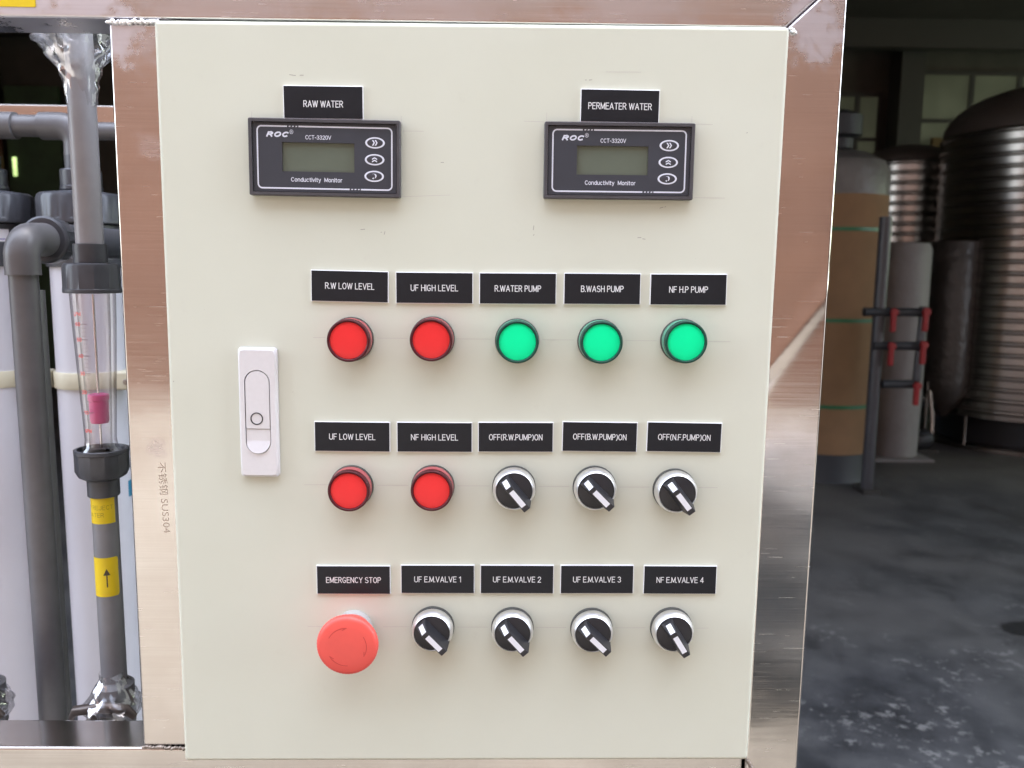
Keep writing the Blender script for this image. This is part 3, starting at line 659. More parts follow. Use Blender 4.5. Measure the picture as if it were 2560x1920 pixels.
# --- door handle with lock
HX, HZ = -0.1404, 1.2355
hb = MB(); NW = 80
def ring(outl, y): return [(x, y, z) for x, z in outl]
def resample(poly, n, c):
    """point on a convex outline for each of n directions from c"""
    out = []
    for i in range(n):
        a = 2 * math.pi * i / n + math.pi / n; d = (math.cos(a), math.sin(a)); best = None
        for k in range(len(poly)):
            p, q = poly[k], poly[(k + 1) % len(poly)]; ex, ez = q[0] - p[0], q[1] - p[1]
            den = d[0] * ez - d[1] * ex
            if abs(den) < 1e-12: continue
            t = ((p[0] - c[0]) * ez - (p[1] - c[1]) * ex) / den; u = ((p[0] - c[0]) * d[1] - (p[1] - c[1]) * d[0]) / den
            if t > 0 and -1e-6 <= u <= 1 + 1e-6 and (best is None or t > best): best = t
        out.append((c[0] + d[0] * best, c[1] + d[1] * best))
    return out
NP = 160
stad = resample(rrect(0.0168, 0.0562, 0.0083, 10, -0.0003, 0.0006), NP, (0, 0))
o1 = resample(rrect(0.0257, 0.0870, 0.0022, 6), NP, (0, 0)); o2 = resample(rrect(0.0228, 0.0838, 0.0020, 6), NP, (0, 0))
rings = [ring(o1, -0.0002), ring(o1, -0.0022), ring(o2, -0.0042), ring(stad, -0.0042), ring(stad, -0.0005)]
vs_ = [p for r_ in rings for p in r_]
hb.add(vs_, [[k * NP + i, k * NP + (i + 1) % NP, (k + 1) * NP + (i + 1) % NP, (k + 1) * NP + i] for k in range(4) for i in range(NP)] + [[4 * NP + i for i in range(NP)]])
hd = hb.build('door_handle', M['lock'], cab, (HX, -0.1, HZ - 0.985), (0, R(0.25), 0), sharp=22)
hd['label'] = 'silver flush door handle with key lock and push tab'
def clip_stad(z0, z1, shrink):
    pts = rrect(0.0168 - shrink, 0.0562 - shrink, 0.0083 - shrink / 2, 12, -0.0003, 0.0006)
    out = []
    for k in range(len(pts)):
        p, q = pts[k], pts[(k + 1) % len(pts)]
        if z0 <= p[1] <= z1: out.append(p)
        for zc in (z0, z1):
            if (p[1] - zc) * (q[1] - zc) < 0: t = (zc - p[1]) / (q[1] - p[1]); out.append((p[0] + t * (q[0] - p[0]), zc))
    return out
ZC = -0.0108
MB().prism(clip_stad(ZC + 0.00015, 1, 0.0011), -0.0041, -0.0006).build('lever', M['lock'], hd, bevel=0.0005, seg=2, bevel_angle=50)
pt = clip_stad(-1, ZC - 0.00015, 0.0011)
# push tab: flat ledge, then a lip that rises toward its foot
def lip(z): return -0.0035 if z > -0.0186 else -0.0035 - (-0.0186 - z) * 0.22
zs = sorted(set([p[1] for p in pt] + [-0.0186, -0.0184]), reverse=True)
def halfw(z):
    h_ = 0.0562 / 2 - 0.00055; cz = 0.0006 - h_ + (0.0083 - 0.00055); r_ = 0.0083 - 0.00055
    if z > cz: return 0.0084 - 0.00055
    return (0.0084 - 0.0083) + math.sqrt(max(0, r_ * r_ - (z - cz) ** 2))
tbm = MB(); V = []
for z in zs:
    w_ = halfw(z); V += [(-0.0003 - w_, lip(z), z), (-0.0003 + w_, lip(z), z), (-0.0003 - w_, -0.0006, z), (-0.0003 + w_, -0.0006, z)]
F = []
for k in range(len(zs) - 1):
    a = 4 * k; b_ = a + 4; F += [[a, a + 1, b_ + 1, b_], [a, b_, b_ + 2, a + 2], [a + 1, a + 3, b_ + 3, b_ + 1]]
F += [[0, 2, 3, 1]]
tbm.add(V, F); tbm.build('push_tab', M['lock'], hd)
MB().lathe([(0.0042, 0.0043), (0.0038, 0.00455), (0.00345, 0.0043), (0.0033, 0.0030), (0.0022, 0.0029), (0.0021, 0.0036), (0, 0.0037)], 40, 0, Matrix.Translation((-0.0010, 0, -0.0037)) @ DOOR).build('lock_cylinder', M['lock_dark'], hd)
MB().box((-0.0020, -0.00385, -0.0004), (0.0020, -0.00372, 0.0004), 0, Matrix.Translation((-0.0010, 0, -0.0037)) @ Matrix.Rotation(R(-35), 4, 'Y')).build('keyway_glint', M['chrome'], hd)  # chrome bar put in as the glint inside the dark keyhole

# --- conductivity monitors
def monitor(x, z, a, under):
    Wm, Hm, fw_ = 0.0957, 0.0477, 0.0022
    out = rrect(Wm, Hm, 0.0010, 3); inn = rrect(Wm - 2 * fw_, Hm - 2 * fw_, 0.0006, 3); n = len(out)
    mb = MB(); rs = [ring(out, -0.0001), ring(out, -0.0055), ring(rrect(Wm - 0.0009, Hm - 0.0009, 0.0008, 3), -0.0062), ring(inn, -0.0062), ring(inn, -0.0038)]
    vs_ = [p for r_ in rs for p in r_]
    mb.add(vs_, [[k * n + i, k * n + (i + 1) % n, (k + 1) * n + (i + 1) % n, (k + 1) * n + i] for k in range(4) for i in range(n)])
    o = mb.build('conductivity_monitor', M['bezel'], cab, (x, -0.1, z - 0.985), (0, -R(a), 0), sharp=30)
    o['label'] = 'grey conductivity monitor with blank display under the plate ' + under; o['group'] = 'conductivity monitors'
    # face film with the display window cut out
    w0, w1, z0, z1 = -0.0270, 0.0186, -0.0086, 0.0094; X, Z = Wm / 2 - fw_ - 0.0004, Hm / 2 - fw_ - 0.0004; yf = -0.0046
    fb = MB()
    for r_ in ((-X, -Z, X, z0), (-X, z1, X, Z), (-X, z0, w0, z1), (w1, z0, X, z1)):
        fb.add([(r_[0], yf, r_[1]), (r_[2], yf, r_[1]), (r_[2], yf, r_[3]), (r_[0], yf, r_[3])], [[0, 1, 2, 3]])
    fb.add([(-X, yf, -Z), (X, yf, -Z), (X, yf, Z), (-X, yf, Z), (-X, -0.0012, -Z), (X, -0.0012, -Z), (X, -0.0012, Z), (-X, -0.0012, Z)], [[0, 1, 5, 4], [1, 2, 6, 5], [2, 3, 7, 6], [3, 0, 4, 7]])
    fb.add([(w0, yf, z0), (w1, yf, z0), (w1, yf, z1), (w0, yf, z1), (w0, -0.0030, z0), (w1, -0.0030, z0), (w1, -0.0030, z1), (w0, -0.0030, z1)], [[0, 1, 5, 4], [1, 2, 6, 5], [2, 3, 7, 6], [3, 0, 4, 7]], 1)
    fc = fb.build('faceplate', [M['face'], M['lcd_wall']], o, sharp=20)
    MB().add([(w0 - .0005, -0.0031, z0 - .0005), (w1 + .0005, -0.0031, z0 - .0005), (w1 + .0005, -0.0031, z1 + .0005), (w0 - .0005, -0.0031, z1 + .0005)], [[0, 1, 2, 3]]).build('screen', M['lcd'], o)
    # printed border, with three dots in a gap at top left and bottom right
    yp = yf - 0.00006; pb = MB(); bw = 0.00095
    A = rrect(0.0858, 0.0392, 0.0032, 8); B = rrect(0.0858 - 2 * bw, 0.0392 - 2 * bw, 0.0032 - bw, 8); n = len(A)
    for i in range(n):
        j = (i + 1) % n; p, q = A[i], A[j]
        if abs(p[1] - q[1]) < 1e-9 and abs(p[0] - q[0]) > 0.01:
            g0, g1 = (-0.0236, -0.0164) if p[1] > 0 else (0.0155, 0.0227)
            lo, hi = min(p[0], q[0]), max(p[0], q[0]); zt, zb = max(p[1], B[i][1]), min(p[1], B[i][1])
            for s0, s1 in ((lo, g0), (g1, hi)): pb.add([(s0, yp, zb), (s1, yp, zb), (s1, yp, zt), (s0, yp, zt)], [[0, 1, 2, 3]])
            for k in range(3):
                c = g0 + (g1 - g0) * (k + 0.72) / 3.45; pb.add([(c - 0.0005, yp, zb + .00012), (c + 0.0006, yp, zb + .00012), (c + 0.0008, yp, zt - .00012), (c - 0.0003, yp, zt - .00012)], [[0, 1, 2, 3]])
        else:
            pb.add([(p[0], yp, p[1]), (q[0], yp, q[1]), (B[j][0], yp, B[j][1]), (B[i][0], yp, B[i][1])], [[0, 1, 2, 3]])
    engrave(pb, 'ROC', -0.0300, yp, 0.0141, 0.0143, 0.0032, 0.30, 0.30, shear=0.20)
    put_text(pb, '®', -0.0209, yp, 0.0157, width=0.0024, cap=0.0026)
    engrave(pb, 'CCT-3320V', -0.0040, yp, 0.0126, 0.0163, 0.0026, 0.14, 0.20)
    engrave(pb, 'Conductivity  Monitor', -0.0053, yp, -0.0136, 0.0326, 0.0027, 0.15, 0.20)
    pb.build('printing', M['print'], o)
    for k, (bx, bz) in enumerate(((0.0318, 0.0100), (0.0315, -0.0004), (0.0312, -0.0107))):
        kb = MB(); E = lambda rx_, rz_, y: [(rx_ * math.cos(2 * math.pi * i / 40), y, rz_ * math.sin(2 * math.pi * i / 40)) for i in range(40)]
        R4 = [E(.0062, .0035, -.00005), E(.0062, .0035, -.00018), E(.0050, .00262, -.00022), E(.0047, .0024, -.00022), E(.0042, .0021, -.0004)]
        kb.add([p for r_ in R4 for p in r_], [[q * 40 + i, q * 40 + (i + 1) % 40, (q + 1) * 40 + (i + 1) % 40, (q + 1) * 40 + i] for q in range(4) for i in range(40)] + [[160 + i for i in range(40)]], [1] * 80 + [0] * 81)
        bo = kb.build('button', [M['key'], M['print']], o, (bx, yf, bz), sharp=60)
        ib = MB(); yi = -0.00046
        if k < 2:
            for d in (-0.0009, 0.0008):
                ch = [(d - 0.0010, 0.0017), (d - 0.0001, 0.0017), (d + 0.0009, 0), (d - 0.0001, -0.0017), (d - 0.0010, -0.0017), (d, 0)]
                if k == 1: ch = [(-b_ * 0.95, a_ * 0.9) for a_, b_ in ch]
                ib.sheet(ch[:3] + [ch[5]], yi); ib.sheet([ch[5]] + ch[2:5], yi)
        else:
            arc = [(0.00135 * math.cos(R(t)) - 0.0002, 0.0015 * math.sin(R(t)) + 0.0001, wd) for t, wd in ((125, .0001), (95, .0005), (60, .00055), (25, .0005), (-10, .0004), (-40, .0003), (-65, .0003))]
            for p, q in zip(arc[:-1], arc[1:]):
                ib.sheet([(p[0] - p[2], p[1]), (p[0] + p[2], p[1]), (q[0] + q[2], q[1]), (q[0] - q[2], q[1])], yi)
            ib.sheet([(-0.0013, -0.0013), (-0.0003, -0.0007), (-0.0002, -0.0020)], yi)
        ib.build('symbol', M['print'], bo) if False else ib.build('symbol', M['print'], o, (bx, yf, bz))
    return o
monitor(-0.0932, 1.4002, -0.39, 'RAW WATER'); monitor(0.0939, 1.4008, 0.10, 'PERMEATER WATER')

# ================================================================== PIPEWORK LEFT OF THE CABINET
PX, PY = -0.2945, 0.100
def film_lump(centre, size, seed, amp=0.35, n=40, m=24, shape=None):
    """crumpled thin film bag: a closed lathe with creased radius"""
    mb = MB(); vs_, fs = [], []
    for k in range(m + 1):
        t = k / m; ph = math.pi * t; r0 = shape(t) if shape else math.sin(ph)
        for i in range(n):
            a = 2 * math.pi * i / n; d = Vector((math.cos(a) * 1.6, math.sin(a) * 1.6, t * 5 + seed))
            q = r0 * (1 + amp * (abs(noise.noise(d * 1.1)) * 1.6 - 0.35 + 0.22 * noise.noise(d * 3)))
            vs_.append((q * math.cos(a) * size[0], q * math.sin(a) * size[1], (0.5 - t) * 2 * size[2]))
    for k in range(m):
        for i in range(n): fs.append([k * n + i, k * n + (i + 1) % n, (k + 1) * n + (i + 1) % n, (k + 1) * n + i])
    return mb.add(vs_, fs, 0, Matrix.Translation(centre))

up = thing('riser_pipe', (PX, PY, 1.33), 'upper grey plastic pipe rising from the clear flow meter', 'pipe')
MB().tube([(0, 0, 0.0), (0, 0, 0.30)], 0.0110, 40).build('pipe', M['pvc_light'], up)
fb = MB(); n, m = 44, 16; vs_, fs = [], []
random.seed(4)
for k in range(m + 1):
    t = k / m
    for i in range(n):
        a = 2 * math.pi * i / n; d = Vector((math.cos(a) * 2, math.sin(a) * 2, t * 3))
        q = (0.0124 + 0.022 * (1 - t) ** 2.2) * (1 + 0.35 * (1.15 - t) * (abs(noise.noise(d * 1.5)) * 2 - 0.5))
        vs_.append((q * math.cos(a), q * math.sin(a) * 0.8, 0.170 - 0.050 * t + 0.004 * noise.noise(d * 2) * t))
fb.add(vs_, [[k * n + i, k * n + (i + 1) % n, (k + 1) * n + (i + 1) % n, (k + 1) * n + i] for k in range(m) for i in range(n)])
fb.build('film_wrap', M['film'], up, sharp=170, flip=False)

fm = thing('flow_meter', (PX, PY, 1.1505), 'clear tube flow meter with pink float and red scale', 'flow meter')
FZ = -1.1505
def xz(z): return Matrix.Translation((0, 0, z + FZ))
MB().lathe([(0.0112, 0), (0.0134, 0), (0.0134, 0.0150), (0.0128, 0.0153), (0.0112, 0.0153)], 48, 0, xz(1.3318)).build('socket', M['pvc_dark'], fm)
def nutmod(k, a, i): return 1.0 if k in (0, 1, 2, 7) else (1.0 + (0.035 if i % 6 == 0 else 0.0))
MB().lathe([(0.0150, 0), (0.0226, 0), (0.0230, 0.0006), (0.0230, 0.0028), (0.0222, 0.0032), (0.0219, 0.0050), (0.0219, 0.0195), (0.0212, 0.0218), (0.0195, 0.0226), (0.0130, 0.0226)], 72, 0, xz(1.3100), rmod=lambda k, a, i: 1.03 if (4 <= k <= 6 and i % 6 == 0) else 1).build('union_nut', M['pvc_dark'], fm)
MB().lathe([(0.0130, 0), (0.0140, 0), (0.0195, 0.0030), (0.0213, 0.0075), (0.0213, 0.0210), (0.0222, 0.0215), (0.0222, 0.0242), (0.0215, 0.0246), (0.0196, 0.0246), (0.0190, 0.0238), (0.0188, 0.0215), (0.0120, 0.0215)], 72, 0, xz(1.1635), rmod=lambda k, a, i: 1.03 if (3 <= k <= 4 and i % 6 == 0) else 1).build('union_nut', M['pvc_dark'], fm)
MB().lathe([(0.0112, 0), (0.0126, 0.0), (0.0132, 0.0006), (0.0132, 0.0132), (0.0112, 0.0132)], 48, 0, xz(1.1500)).build('socket', M['pvc_dark'], fm)
MB().lathe([(0.0180, 1.3098 + FZ), (0.0174, 1.290 + FZ), (0.0126, 1.196 + FZ), (0.0135, 1.1905 + FZ), (0.0178, 1.1860 + FZ), (0.0178, 1.1855 + FZ), (0.0098, 1.1855 + FZ), (0.0090, 1.196 + FZ), (0.0128, 1.290 + FZ), (0.0132, 1.3098 + FZ), (0.0180, 1.3098 + FZ)], 64).build('tube', M['clear'], fm, sharp=60)
MB().lathe([(0, 0), (0.0068, 0), (0.0076, 0.0016), (0.0078, 0.0180), (0.0085, 0.0184), (0.0086, 0.0222), (0.0078, 0.0228), (0.0014, 0.0228), (0, 0.0228)], 40, 0, xz(1.2085)).build('float', M['pink'], fm)
MB().tube([(0, 0, 1.188 + FZ), (0, 0, 1.309 + FZ)], 0.0010, 12).build('guide_rod', M['chrome'], fm)
sb = MB(); lb = MB()
def rt(z): return 0.0126 + (0.0174 - 0.0126) * (z - 1.196) / (1.290 - 1.196) + 0.00015
for z, s_ in ((1.2945, 'LPM'), (1.2868, '60'), (1.2750, '50'), (1.2625, '40'), (1.2490, '30'), (1.2345, '20'), (1.2185, '10'), (1.2040, 'GPM')):
    r_ = rt(min(z, 1.289)); engrave(sb, s_, 0, 0, z + FZ, 0.0052 if len(s_) == 2 else 0.0072, 0.0030, 0.2, wrap=(0, 0, r_, -0.36))
    if len(s_) == 2: patch_round(lb, 0, 0, r_, z + FZ - 0.0002, z + FZ + 0.0002, -0.62, 0.12, 0, 10)
for k in range(24):
    z = 1.2868 - 0.0030 * k; patch_round(lb, 0, 0, rt(z), z + FZ - 0.00008, z + FZ + 0.00008, -0.20, 0.05, 0, 6)
sb.build('scale', M['red_ink'], fm); lb.build('scale_lines', M['line_ink'], fm)

lp = thing('reject_pipe', (PX, PY, 1.0), 'lower grey plastic pipe with two yellow stickers under the flow meter', 'pipe')
MB().tube([(0, 0, -0.85), (0, 0, 0.150)], 0.0108, 40).build('pipe', M['pvc_mid'], lp)
st = MB(); patch_round(st, 0, 0, 0.01092, 0.1290, 0.1497, -1.9, 1.25, 0, 24); s1 = st.build('sticker', M['yellow'], lp); s1['label'] = 'yellow sticker reading NF REJECT WATER'
tx = MB(); engrave(tx, 'NF REJECT', 0, 0, 0.1422, 0.0262, 0.0034, 0.09, wrap=(0, 0, 0.01097, -0.10)); engrave(tx, 'WATER', 0, 0, 0.1362, 0.0170, 0.0034, 0.09, wrap=(0, 0, 0.01097, -0.42)); tx.build('lettering', M['ink_brown'], s1)
st = MB(); patch_round(st, 0, 0, 0.01092, 0.0690, 0.1012, -1.5, 1.28, 0, 40, 0.0022); s2 = st.build('sticker', M['yellow'], lp); s2['label'] = 'yellow sticker with an upward arrow'
tx = MB(); patch_round(tx, 0, 0, 0.01098, 0.0770, 0.0870, 0.27, 0.37, 0, 3)
for k in range(12):
    h_ = 0.26 * (1 - k / 12); patch_round(tx, 0, 0, 0.01098, 0.0868 + 0.0052 * k / 12, 0.0868 + 0.0052 * (k + 1) / 12, 0.32 - h_, 0.32 + h_, 0, 8)
tx.build('arrow', M['ink'], s2)

def wrapped_valve(x, y, label):
    v = thing('ball_valve', (x, y, 0.9750), label, 'valve', 'film wrapped valves')
    MB().lathe([(0.0112, -0.034), (0.0135, -0.033), (0.0135, -0.020), (0.0165, -0.018), (0.0165, -0.006), (0.0150, -0.004), (0.0150, 0.006), (0.0165, 0.008), (0.0165, 0.016), (0.0130, 0.018), (0.0112, 0.020)], 40).build('body', M['pvc'], v)
    mb = MB(); mb.tube([(-0.0310, -0.018, -0.005), (-0.0265, -0.020, 0.002), (0, -0.022, 0.006), (0.019, -0.020, 0.003), (0.0245, -0.018, -0.004)], [0.0030, 0.0042, 0.0046, 0.0044, 0.0032], 14)
    mb.build('handle', M['brown_bar'], v, sharp=60)
    MB().tube([(-0.0310, -0.024, -0.018), (-0.0075, -0.026, -0.0020)], [0.0028, 0.0036], 14).build('lever', M['brown_bar'], v)
    def shp(t): return 0.50 + 0.62 * math.sin(math.pi * min(1, max(0, (t - 0.08) / 0.80))) ** 1.4
    film_lump((0, -0.004, -0.002), (0.0205, 0.023, 0.030), 3.1, 0.24, 56, 30, shp).build('film_wrap', M['film'], v, sharp=170, flip=False)
    return v
v1 = wrapped_valve(PX, PY, 'film wrapped valve on the pipe with yellow stickers')
v2 = copy_tree(v1); v2.location = (-0.400, PY, 0.9750); v2['label'] = 'film wrapped valve at the far left, cut by the picture edge'
sp = thing('short_pipe', (-0.400, PY, 0.92), 'short grey pipe under the leftmost film wrapped valve', 'pipe')
MB().tube([(0, 0, -0.77), (0, 0, 0.10)], 0.0108, 32).build('pipe', M['pvc'], sp)

dp = thing('elbow_pipe', (-0.3632, 0.13, 0.15), 'thick grey pipe with a rounded elbow left of the flow meter', 'pipe')
DZ = -0.15
MB().tube([(0, 0, 0), (0, 0, 1.330 + DZ)], 0.0108, 48).build('pipe', M['pvc'], dp)
el = MB(); pts, rr_ = [(0, 0, 1.3225 + DZ), (0, 0, 1.3226 + DZ), (0, 0, 1.336 + DZ)], [0.0108, 0.0131, 0.0131]
for i in range(1, 13):
    a = R(90 * i / 12); pts.append((0.0, 0.0155 * (1 - math.cos(a)), 1.336 + DZ + 0.0155 * math.sin(a))); rr_.append(0.0132)
pts += [(0, 0.034, 1.3515 + DZ)]; rr_ += [0.0141]
el.tube(pts, rr_, 48); el.build('elbow', M['pvc'], dp, sharp=40)
UN = Matrix.Translation((0, 0.033, 1.3515 + DZ)) @ Matrix.Rotation(R(-90), 4, 'X')
MB().lathe([(0.0120, 0), (0.0180, 0), (0.0198, 0.0012), (0.0200, 0.0045), (0.0190, 0.0052), (0.0188, 0.0180), (0.0178, 0.0200), (0.0120, 0.0200)], 64, 0, UN, rmod=lambda k, a, i: 1.04 if (4 <= k <= 5 and i % 5 == 0) else 1).build('union_nut', M['pvc_dark'], dp)
MB().lathe([(0, 0.020), (0.0150, 0.020), (0.0150, 0.175), (0, 0.175)], 40, 0, UN).build('spigot', M['pvc_dark'], dp)
sp2 = thing('straight_pipe', (-0.3690, 0.150, 0.12), 'straight grey pipe mostly hidden behind the elbow pipe', 'pipe')
MB().tube([(0, 0, 0), (0, 0, 1.19)], 0.0104, 32).build('pipe', M['pvc'], sp2)

# membrane housings and the header pipe behind
def housing(x, label):
    h = thing('membrane_housing', (x, 0.36, 0.14), label, 'filter housing', 'white membrane housings'); Z = -0.14
    MB().lathe([(0, 0.0), (0.0385, 0.0), (0.0385, 1.330 + Z), (0, 1.330 + Z)], 72).build('tube', M['white_tube'], h)
    MB().lathe([(0.0386, 1.3285 + Z), (0.0412, 1.3285 + Z), (0.0418, 1.331 + Z), (0.0418, 1.372 + Z), (0.0386, 1.3745 + Z)], 72).build('collar', M['pvc_dark'], h)
    c = MB().lathe([(0.0400, 1.3735 + Z), (0.0480, 1.3735 + Z), (0.0487, 1.3745 + Z), (0.0487, 1.3780 + Z), (0.0480, 1.3790 + Z), (0.0480, 1.3990 + Z), (0.0470, 1.4030 + Z), (0.0440, 1.4050 + Z), (0.0240, 1.4075 + Z), (0, 1.4080 + Z)], 120, 0, None, rmod=lambda k, a, i: 1.016 if (4 <= k <= 5 and i % 6 < 3) else 1).build('end_cap', M['pvc_dark'], h)
    MB().lathe([(0, 1.4080 + Z), (0.0222, 1.4080 + Z), (0.0230, 1.4090 + Z), (0.0230, 1.4120 + Z), (0.0222, 1.4128 + Z), (0.0222, 1.4285 + Z), (0.0212, 1.4300 + Z), (0.0166, 1.4300 + Z), (0.0166, 1.4440 + Z), (0, 1.4440 + Z)], 72).build('port_nut', M['pvc_dark'], h)
    lb = MB(); patch_round(lb, 0, 0, 0.0420, 1.3540 + Z, 1.3668 + Z, 0.1, 1.0, 0, 14); l_ = lb.build('sticker', M['paper'], h)
    tb = MB(); put_text_round(tb, 'UF', 0, 0, 0.0421, 1.3615 + Z, 0.30, width=0.007, cap=0.0050, bold=0.03); patch_round(tb, 0, 0, 0.0421, 1.3561 + Z, 1.3570 + Z, 0.12, 0.9, 0, 10); tb.build('lettering', M['violet'], l_)
    lb = MB(); patch_round(lb, 0, 0, 0.03865, 1.0768 + Z, 1.0950 + Z, 1.44, 1.95, 0, 14); lb.build('blue_label', M['teal'], h)
    return h
h1 = housing(-0.4245, 'white membrane housing with dark ribbed cap behind the flow meter')
h0 = copy_tree(h1); h0.location.x = -0.5245; h0['label'] = 'white membrane housing cut by the left picture edge, behind the elbow pipe'
def clamp(x, label):
    c = thing('pipe_clamp', (x, 0.36, 1.2095), label, 'clamp', 'cream saddle clamps')
    mb = MB().lathe([(0.0386, -0.0088), (0.0410, -0.0088), (0.0414, -0.0080), (0.0414, 0.0080), (0.0410, 0.0088), (0.0386, 0.0088)], 72); mb.build('band', M['cream'], c)
    for s_ in (-1, 1):
        e = MB().box((s_ * 0.0500 - 0.0098, -0.0300, -0.0098), (s_ * 0.0500 + 0.0098, -0.0040, 0.0098)).build('ear', M['cream'], c, bevel=0.0025)
        MB().lathe([(0.0030, 0), (0.0030, 0.0012), (0.0022, 0.0018), (0, 0.0018)], 20, 0, Matrix.Translation((s_ * 0.0500 + 0.003, -0.0301, -0.001)) @ DOOR).build('screw', M['weld_dull'], e)
    return c
c1 = clamp(-0.4245, 'cream clamp round the white housing behind the flow meter')
c0 = copy_tree(c1); c0.location = (-0.5248, 0.3615, 1.2100); c0['label'] = 'cream clamp round the white housing at the left edge'
hp = thing('header_pipe', (-0.425, 0.36, 1.4745), 'grey plastic header pipe with elbow above the membrane housings', 'pipe')
MB().tube([(-0.40, 0, 0), (-0.030, 0, 0)], 0.0112, 40).build('pipe', M['pvc'], hp)
MB().tube([(-0.078, 0, 0), (-0.0781, 0, 0), (-0.064, 0, 0), (-0.0639, 0, 0)], [0.0112, 0.0138, 0.0138, 0.0112], 40).build('coupling', M['pvc'], hp, sharp=40)
MB().tube([(-0.20, 0, 0), (-0.0795, 0, 0)], 0.0139, 40).build('coupling', M['pvc'], hp, sharp=40)
pts, rr_ = [(-0.0373, 0, 0), (-0.0372, 0, 0), (-0.018, 0, 0)], [0.0112, 0.0142, 0.0142]
for i in range(1, 11):
    a = R(90 * i / 10); pts.append((-0.018 + 0.018 * math.sin(a), 0, -0.018 * (1 - math.cos(a)))); rr_.append(0.0142)
pts += [(0, 0, -0.033), (0, 0, -0.0331)]; rr_ += [0.0146, 0.0112]
MB().tube(pts, rr_, 40).build('elbow', M['pvc'], hp, sharp=40)
hs_ = thing('stub_pipe', (-0.36, 0.36, 1.470), 'grey pipe end showing between the riser and the steel post', 'pipe')
MB().tube([(-0.055, 0, 0), (0.0, 0, 0)], 0.0092, 32).build('pipe', M['pvc'], hs_)
MB().tube([(0.0, 0, 0), (0.03, 0, 0)], 0.0125, 32).build('coupling', M['pvc'], hs_)

for o in (up, fm, lp, v1, v2, sp, h0, h1, c0, c1): o.scale = (0.905, 0.905, 1)

# ================================================================== FAR SIDE OF THE WORKSHOP
ct = thing('wrapped_tank', (2.19, 4.95, 0), 'tall tank wrapped in brown cardboard with green straps', 'tank')
MB().lathe([(0, 0), (0.345, 0), (0.335, 0.03), (0.325, 0.178), (0, 0.178)], 64).build('base', M['black_base'], ct)
MB().lathe([(0.31, 0.18), (0.325, 0.18), (0.328, 0.9), (0.325, 1.815), (0.30, 1.815)], 64).build('cardboard_sleeve', M['card'], ct)
MB().lathe([(0.322, 1.80), (0.322, 1.96), (0.29, 2.03), (0.18, 2.09), (0.06, 2.11), (0, 2.11)], 48).build('plastic_cover', M['wrap_grey'], ct)
MB().lathe([(0.07, 2.09), (0.09, 2.12), (0.09, 2.18), (0.14, 2.20), (0.14, 2.32), (0.05, 2.36), (0, 2.36)], 24).build('valve_head', M['black_base'], ct)
for z in (1.60, 1.036, 0.489):
    MB().lathe([(0.3285, z - 0.012), (0.3305, z - 0.012), (0.3305, z + 0.012), (0.3285, z + 0.012)], 64).build('strap', M['strap'], ct)
wt = thing('foam_wrapped_tank', (2.90, 5.45, 0), 'slim tank wrapped in white foam behind red handled valves', 'tank')
MB().lathe([(0, 0.025), (0.190, 0.025), (0.194, 0.4), (0.190, 1.50), (0.17, 1.545), (0, 1.555)], 48).build('wrap', M['wrap_white'], wt)
MB().box((-0.20, -0.24, 0.004), (0.22, 0.20, 0.022)).build('foam_sheet', M['wrap_white'], wt)
vm = thing('valve_manifold', (2.28, 4.40, 0), 'upright grey pipe rack with five red handled valves', 'pipework')
MB().tube([(0.0, 0, 0), (0, 0, 1.66)], 0.036, 24).build('upright_pipe', M['pipe_far'], vm)
MB().tube([(0.255, 0, 0.69), (0.265, 0, 1.14)], 0.024, 20).build('upright_pipe', M['pvc_dark'], vm)
for z, x0, x1 in ((1.105, -0.10, 0.28), (0.905, -0.03, 0.27), (0.675, 0.04, 0.255)):
    MB().tube([(x0, -0.02, z), (x1, -0.02, z)], 0.026, 20).build('branch_pipe', M['black_base'], vm)
vfirst = None
for x, z in ((0.055, 1.075), (0.245, 1.080), (0.055, 0.875), (0.245, 0.885), (0.225, 0.640)):
    if vfirst is None:
        mb = MB().box((-0.014, -0.03, -0.085), (0.014, 0.0, 0.055)); mb.box((-0.018, -0.028, 0.015), (0.026, -0.002, 0.045))
        hv = vfirst = mb.build('valve_handle', M['valve_red'], vm, bevel=0.006)
    else: hv = vfirst.copy(); COL.objects.link(hv); hv.parent = vm
    hv.location = (x, -0.055, z)
MB().box((-0.04, -0.06, 0.0), (0.06, 0.10, 0.03)).build('foot', M['col'], vm)
def ribbed(r, z0, z1, top, pitch, n=72):
    pr = [(0, z0), (r * 0.97, z0)]; k = int((z1 - z0) / pitch)
    for i in range(k):
        z = z0 + (z1 - z0) * i / k; d = (z1 - z0) / k
        pr += [(r, z + 0.08 * d), (r, z + 0.52 * d), (r + 0.010, z + 0.62 * d), (r + 0.013, z + 0.74 * d), (r + 0.010, z + 0.86 * d), (r, z + 0.96 * d)]
    pr.append((0, z1))
    dm = [(r * 0.995, z1 + 0.002)]
    for i in range(1, 10):
        a = R(90 * i / 9); dm.append((r * math.cos(a) if i < 9 else 0, z1 + (top - z1) * math.sin(a)))
    return MB().lathe(pr, n), MB().lathe(dm, n)
bt = thing('steel_water_tank', (4.26, 6.10, 0), 'big polished ribbed steel water tank at the right picture edge', 'tank', 'ribbed steel water tanks')
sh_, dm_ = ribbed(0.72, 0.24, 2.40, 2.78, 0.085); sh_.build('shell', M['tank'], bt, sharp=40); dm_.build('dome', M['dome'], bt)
MB().lathe([(0, 0.03), (0.60, 0.03), (0.62, 0.24), (0, 0.24)], 48).build('skirt', M['black_base'], bt)
MB().lathe([(0.62, 0), (0.76, 0), (0.76, 0.03), (0.62, 0.03)], 64).build('base_ring', M['tank'], bt)
MB().lathe([(0, 2.76), (0.16, 2.76), (0.17, 2.86), (0, 2.88)], 32).build('manhole_lid', M['black_base'], bt)
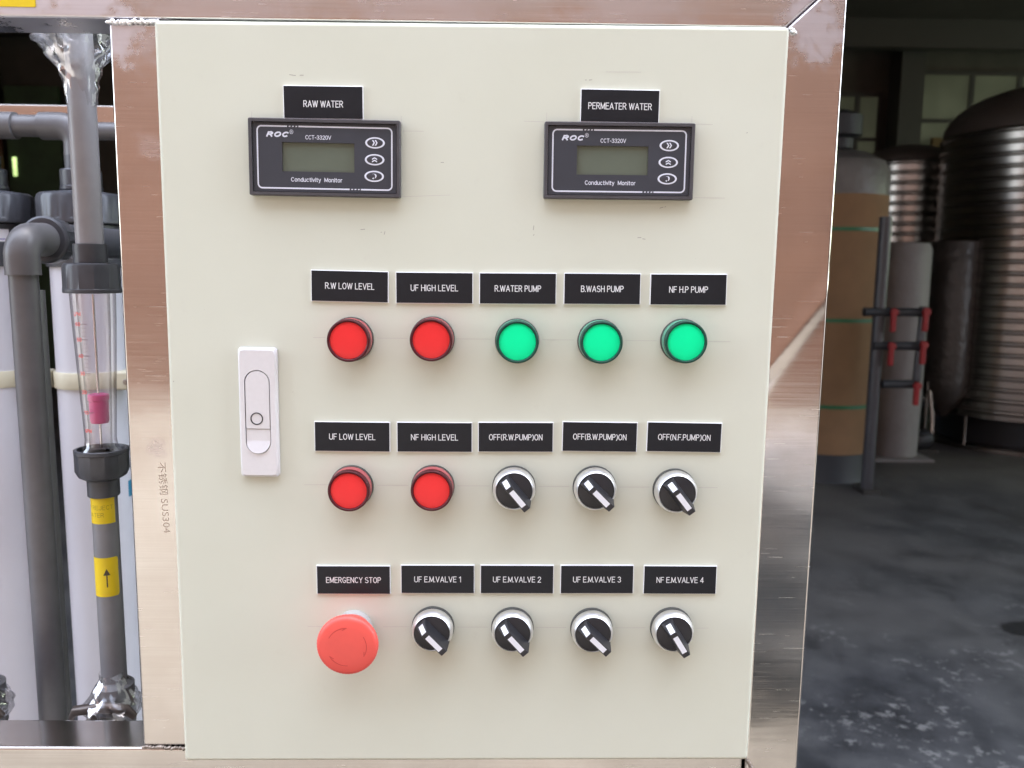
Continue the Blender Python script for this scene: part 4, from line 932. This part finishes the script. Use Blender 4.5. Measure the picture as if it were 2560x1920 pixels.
rt_ = thing('steel_water_tank', (3.66, 7.05, 0), 'smaller ribbed steel water tank behind the foam wrapped tank', 'tank', 'ribbed steel water tanks')
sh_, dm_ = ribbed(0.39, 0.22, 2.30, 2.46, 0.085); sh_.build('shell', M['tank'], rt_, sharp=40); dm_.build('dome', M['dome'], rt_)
MB().lathe([(0, 0), (0.34, 0), (0.34, 0.22), (0, 0.22)], 32).build('skirt', M['black_base'], rt_)
cf = thing('hopper_tank', (3.52, 5.90, 0), 'smoky film wrapped cone bottomed tank on thin legs', 'tank')
MB().lathe([(0, 0.22), (0.03, 0.22), (0.17, 0.42), (0.175, 0.5), (0.17, 1.57), (0.165, 1.58), (0, 1.58)], 40).build('body', M['wrap_dark'], cf)
for a in (200, 320, 80):
    x, y = 0.17 * math.cos(R(a)), 0.17 * math.sin(R(a)); MB().tube([(x, y, 0), (x, y, 0.50)], 0.012, 12).build('leg', M['tank'], cf)
pm = thing('floor_pump', (3.20, 5.62, 0), 'small dark pump on the floor beside the foam wrapped tank', 'pump')
MB().lathe([(0, -0.09), (0.06, -0.09), (0.075, -0.06), (0.075, 0.06), (0.05, 0.10), (0, 0.10)], 28, 0, Matrix.Translation((0, 0, 0.085)) @ Matrix.Rotation(R(80), 4, 'Y')).build('motor', M['black_base'], pm)
MB().tube([(0.10, 0, 0.10), (0.105, 0.02, 0.25), (0.075, 0.03, 0.46)], 0.016, 14).build('outlet_pipe', M['tank'], pm)
MB().box((-0.09, -0.07, 0), (0.13, 0.07, 0.02)).build('foot', M['col'], pm)

# barrel added in the yard: its dark reflection stands in for a person's
ba = thing('reflection_stand_in', (0.93, -2.0, 0), 'dark ribbed plastic barrel standing in the yard', 'barrel')
MB().lathe([(0, 0), (0.28, 0), (0.30, 0.04), (0.30, 0.28), (0.315, 0.30), (0.315, 0.34), (0.30, 0.36), (0.30, 0.62), (0.315, 0.64), (0.315, 0.68), (0.30, 0.70), (0.30, 0.92), (0.26, 0.98), (0, 0.98)], 48).build('body', M['black_base'], ba)
MB().lathe([(0, 0.98), (0.22, 0.98), (0.22, 1.02), (0, 1.03)], 40).build('lid', M['pvc'], ba)
ba.scale = (1.05, 1.05, 0.78)
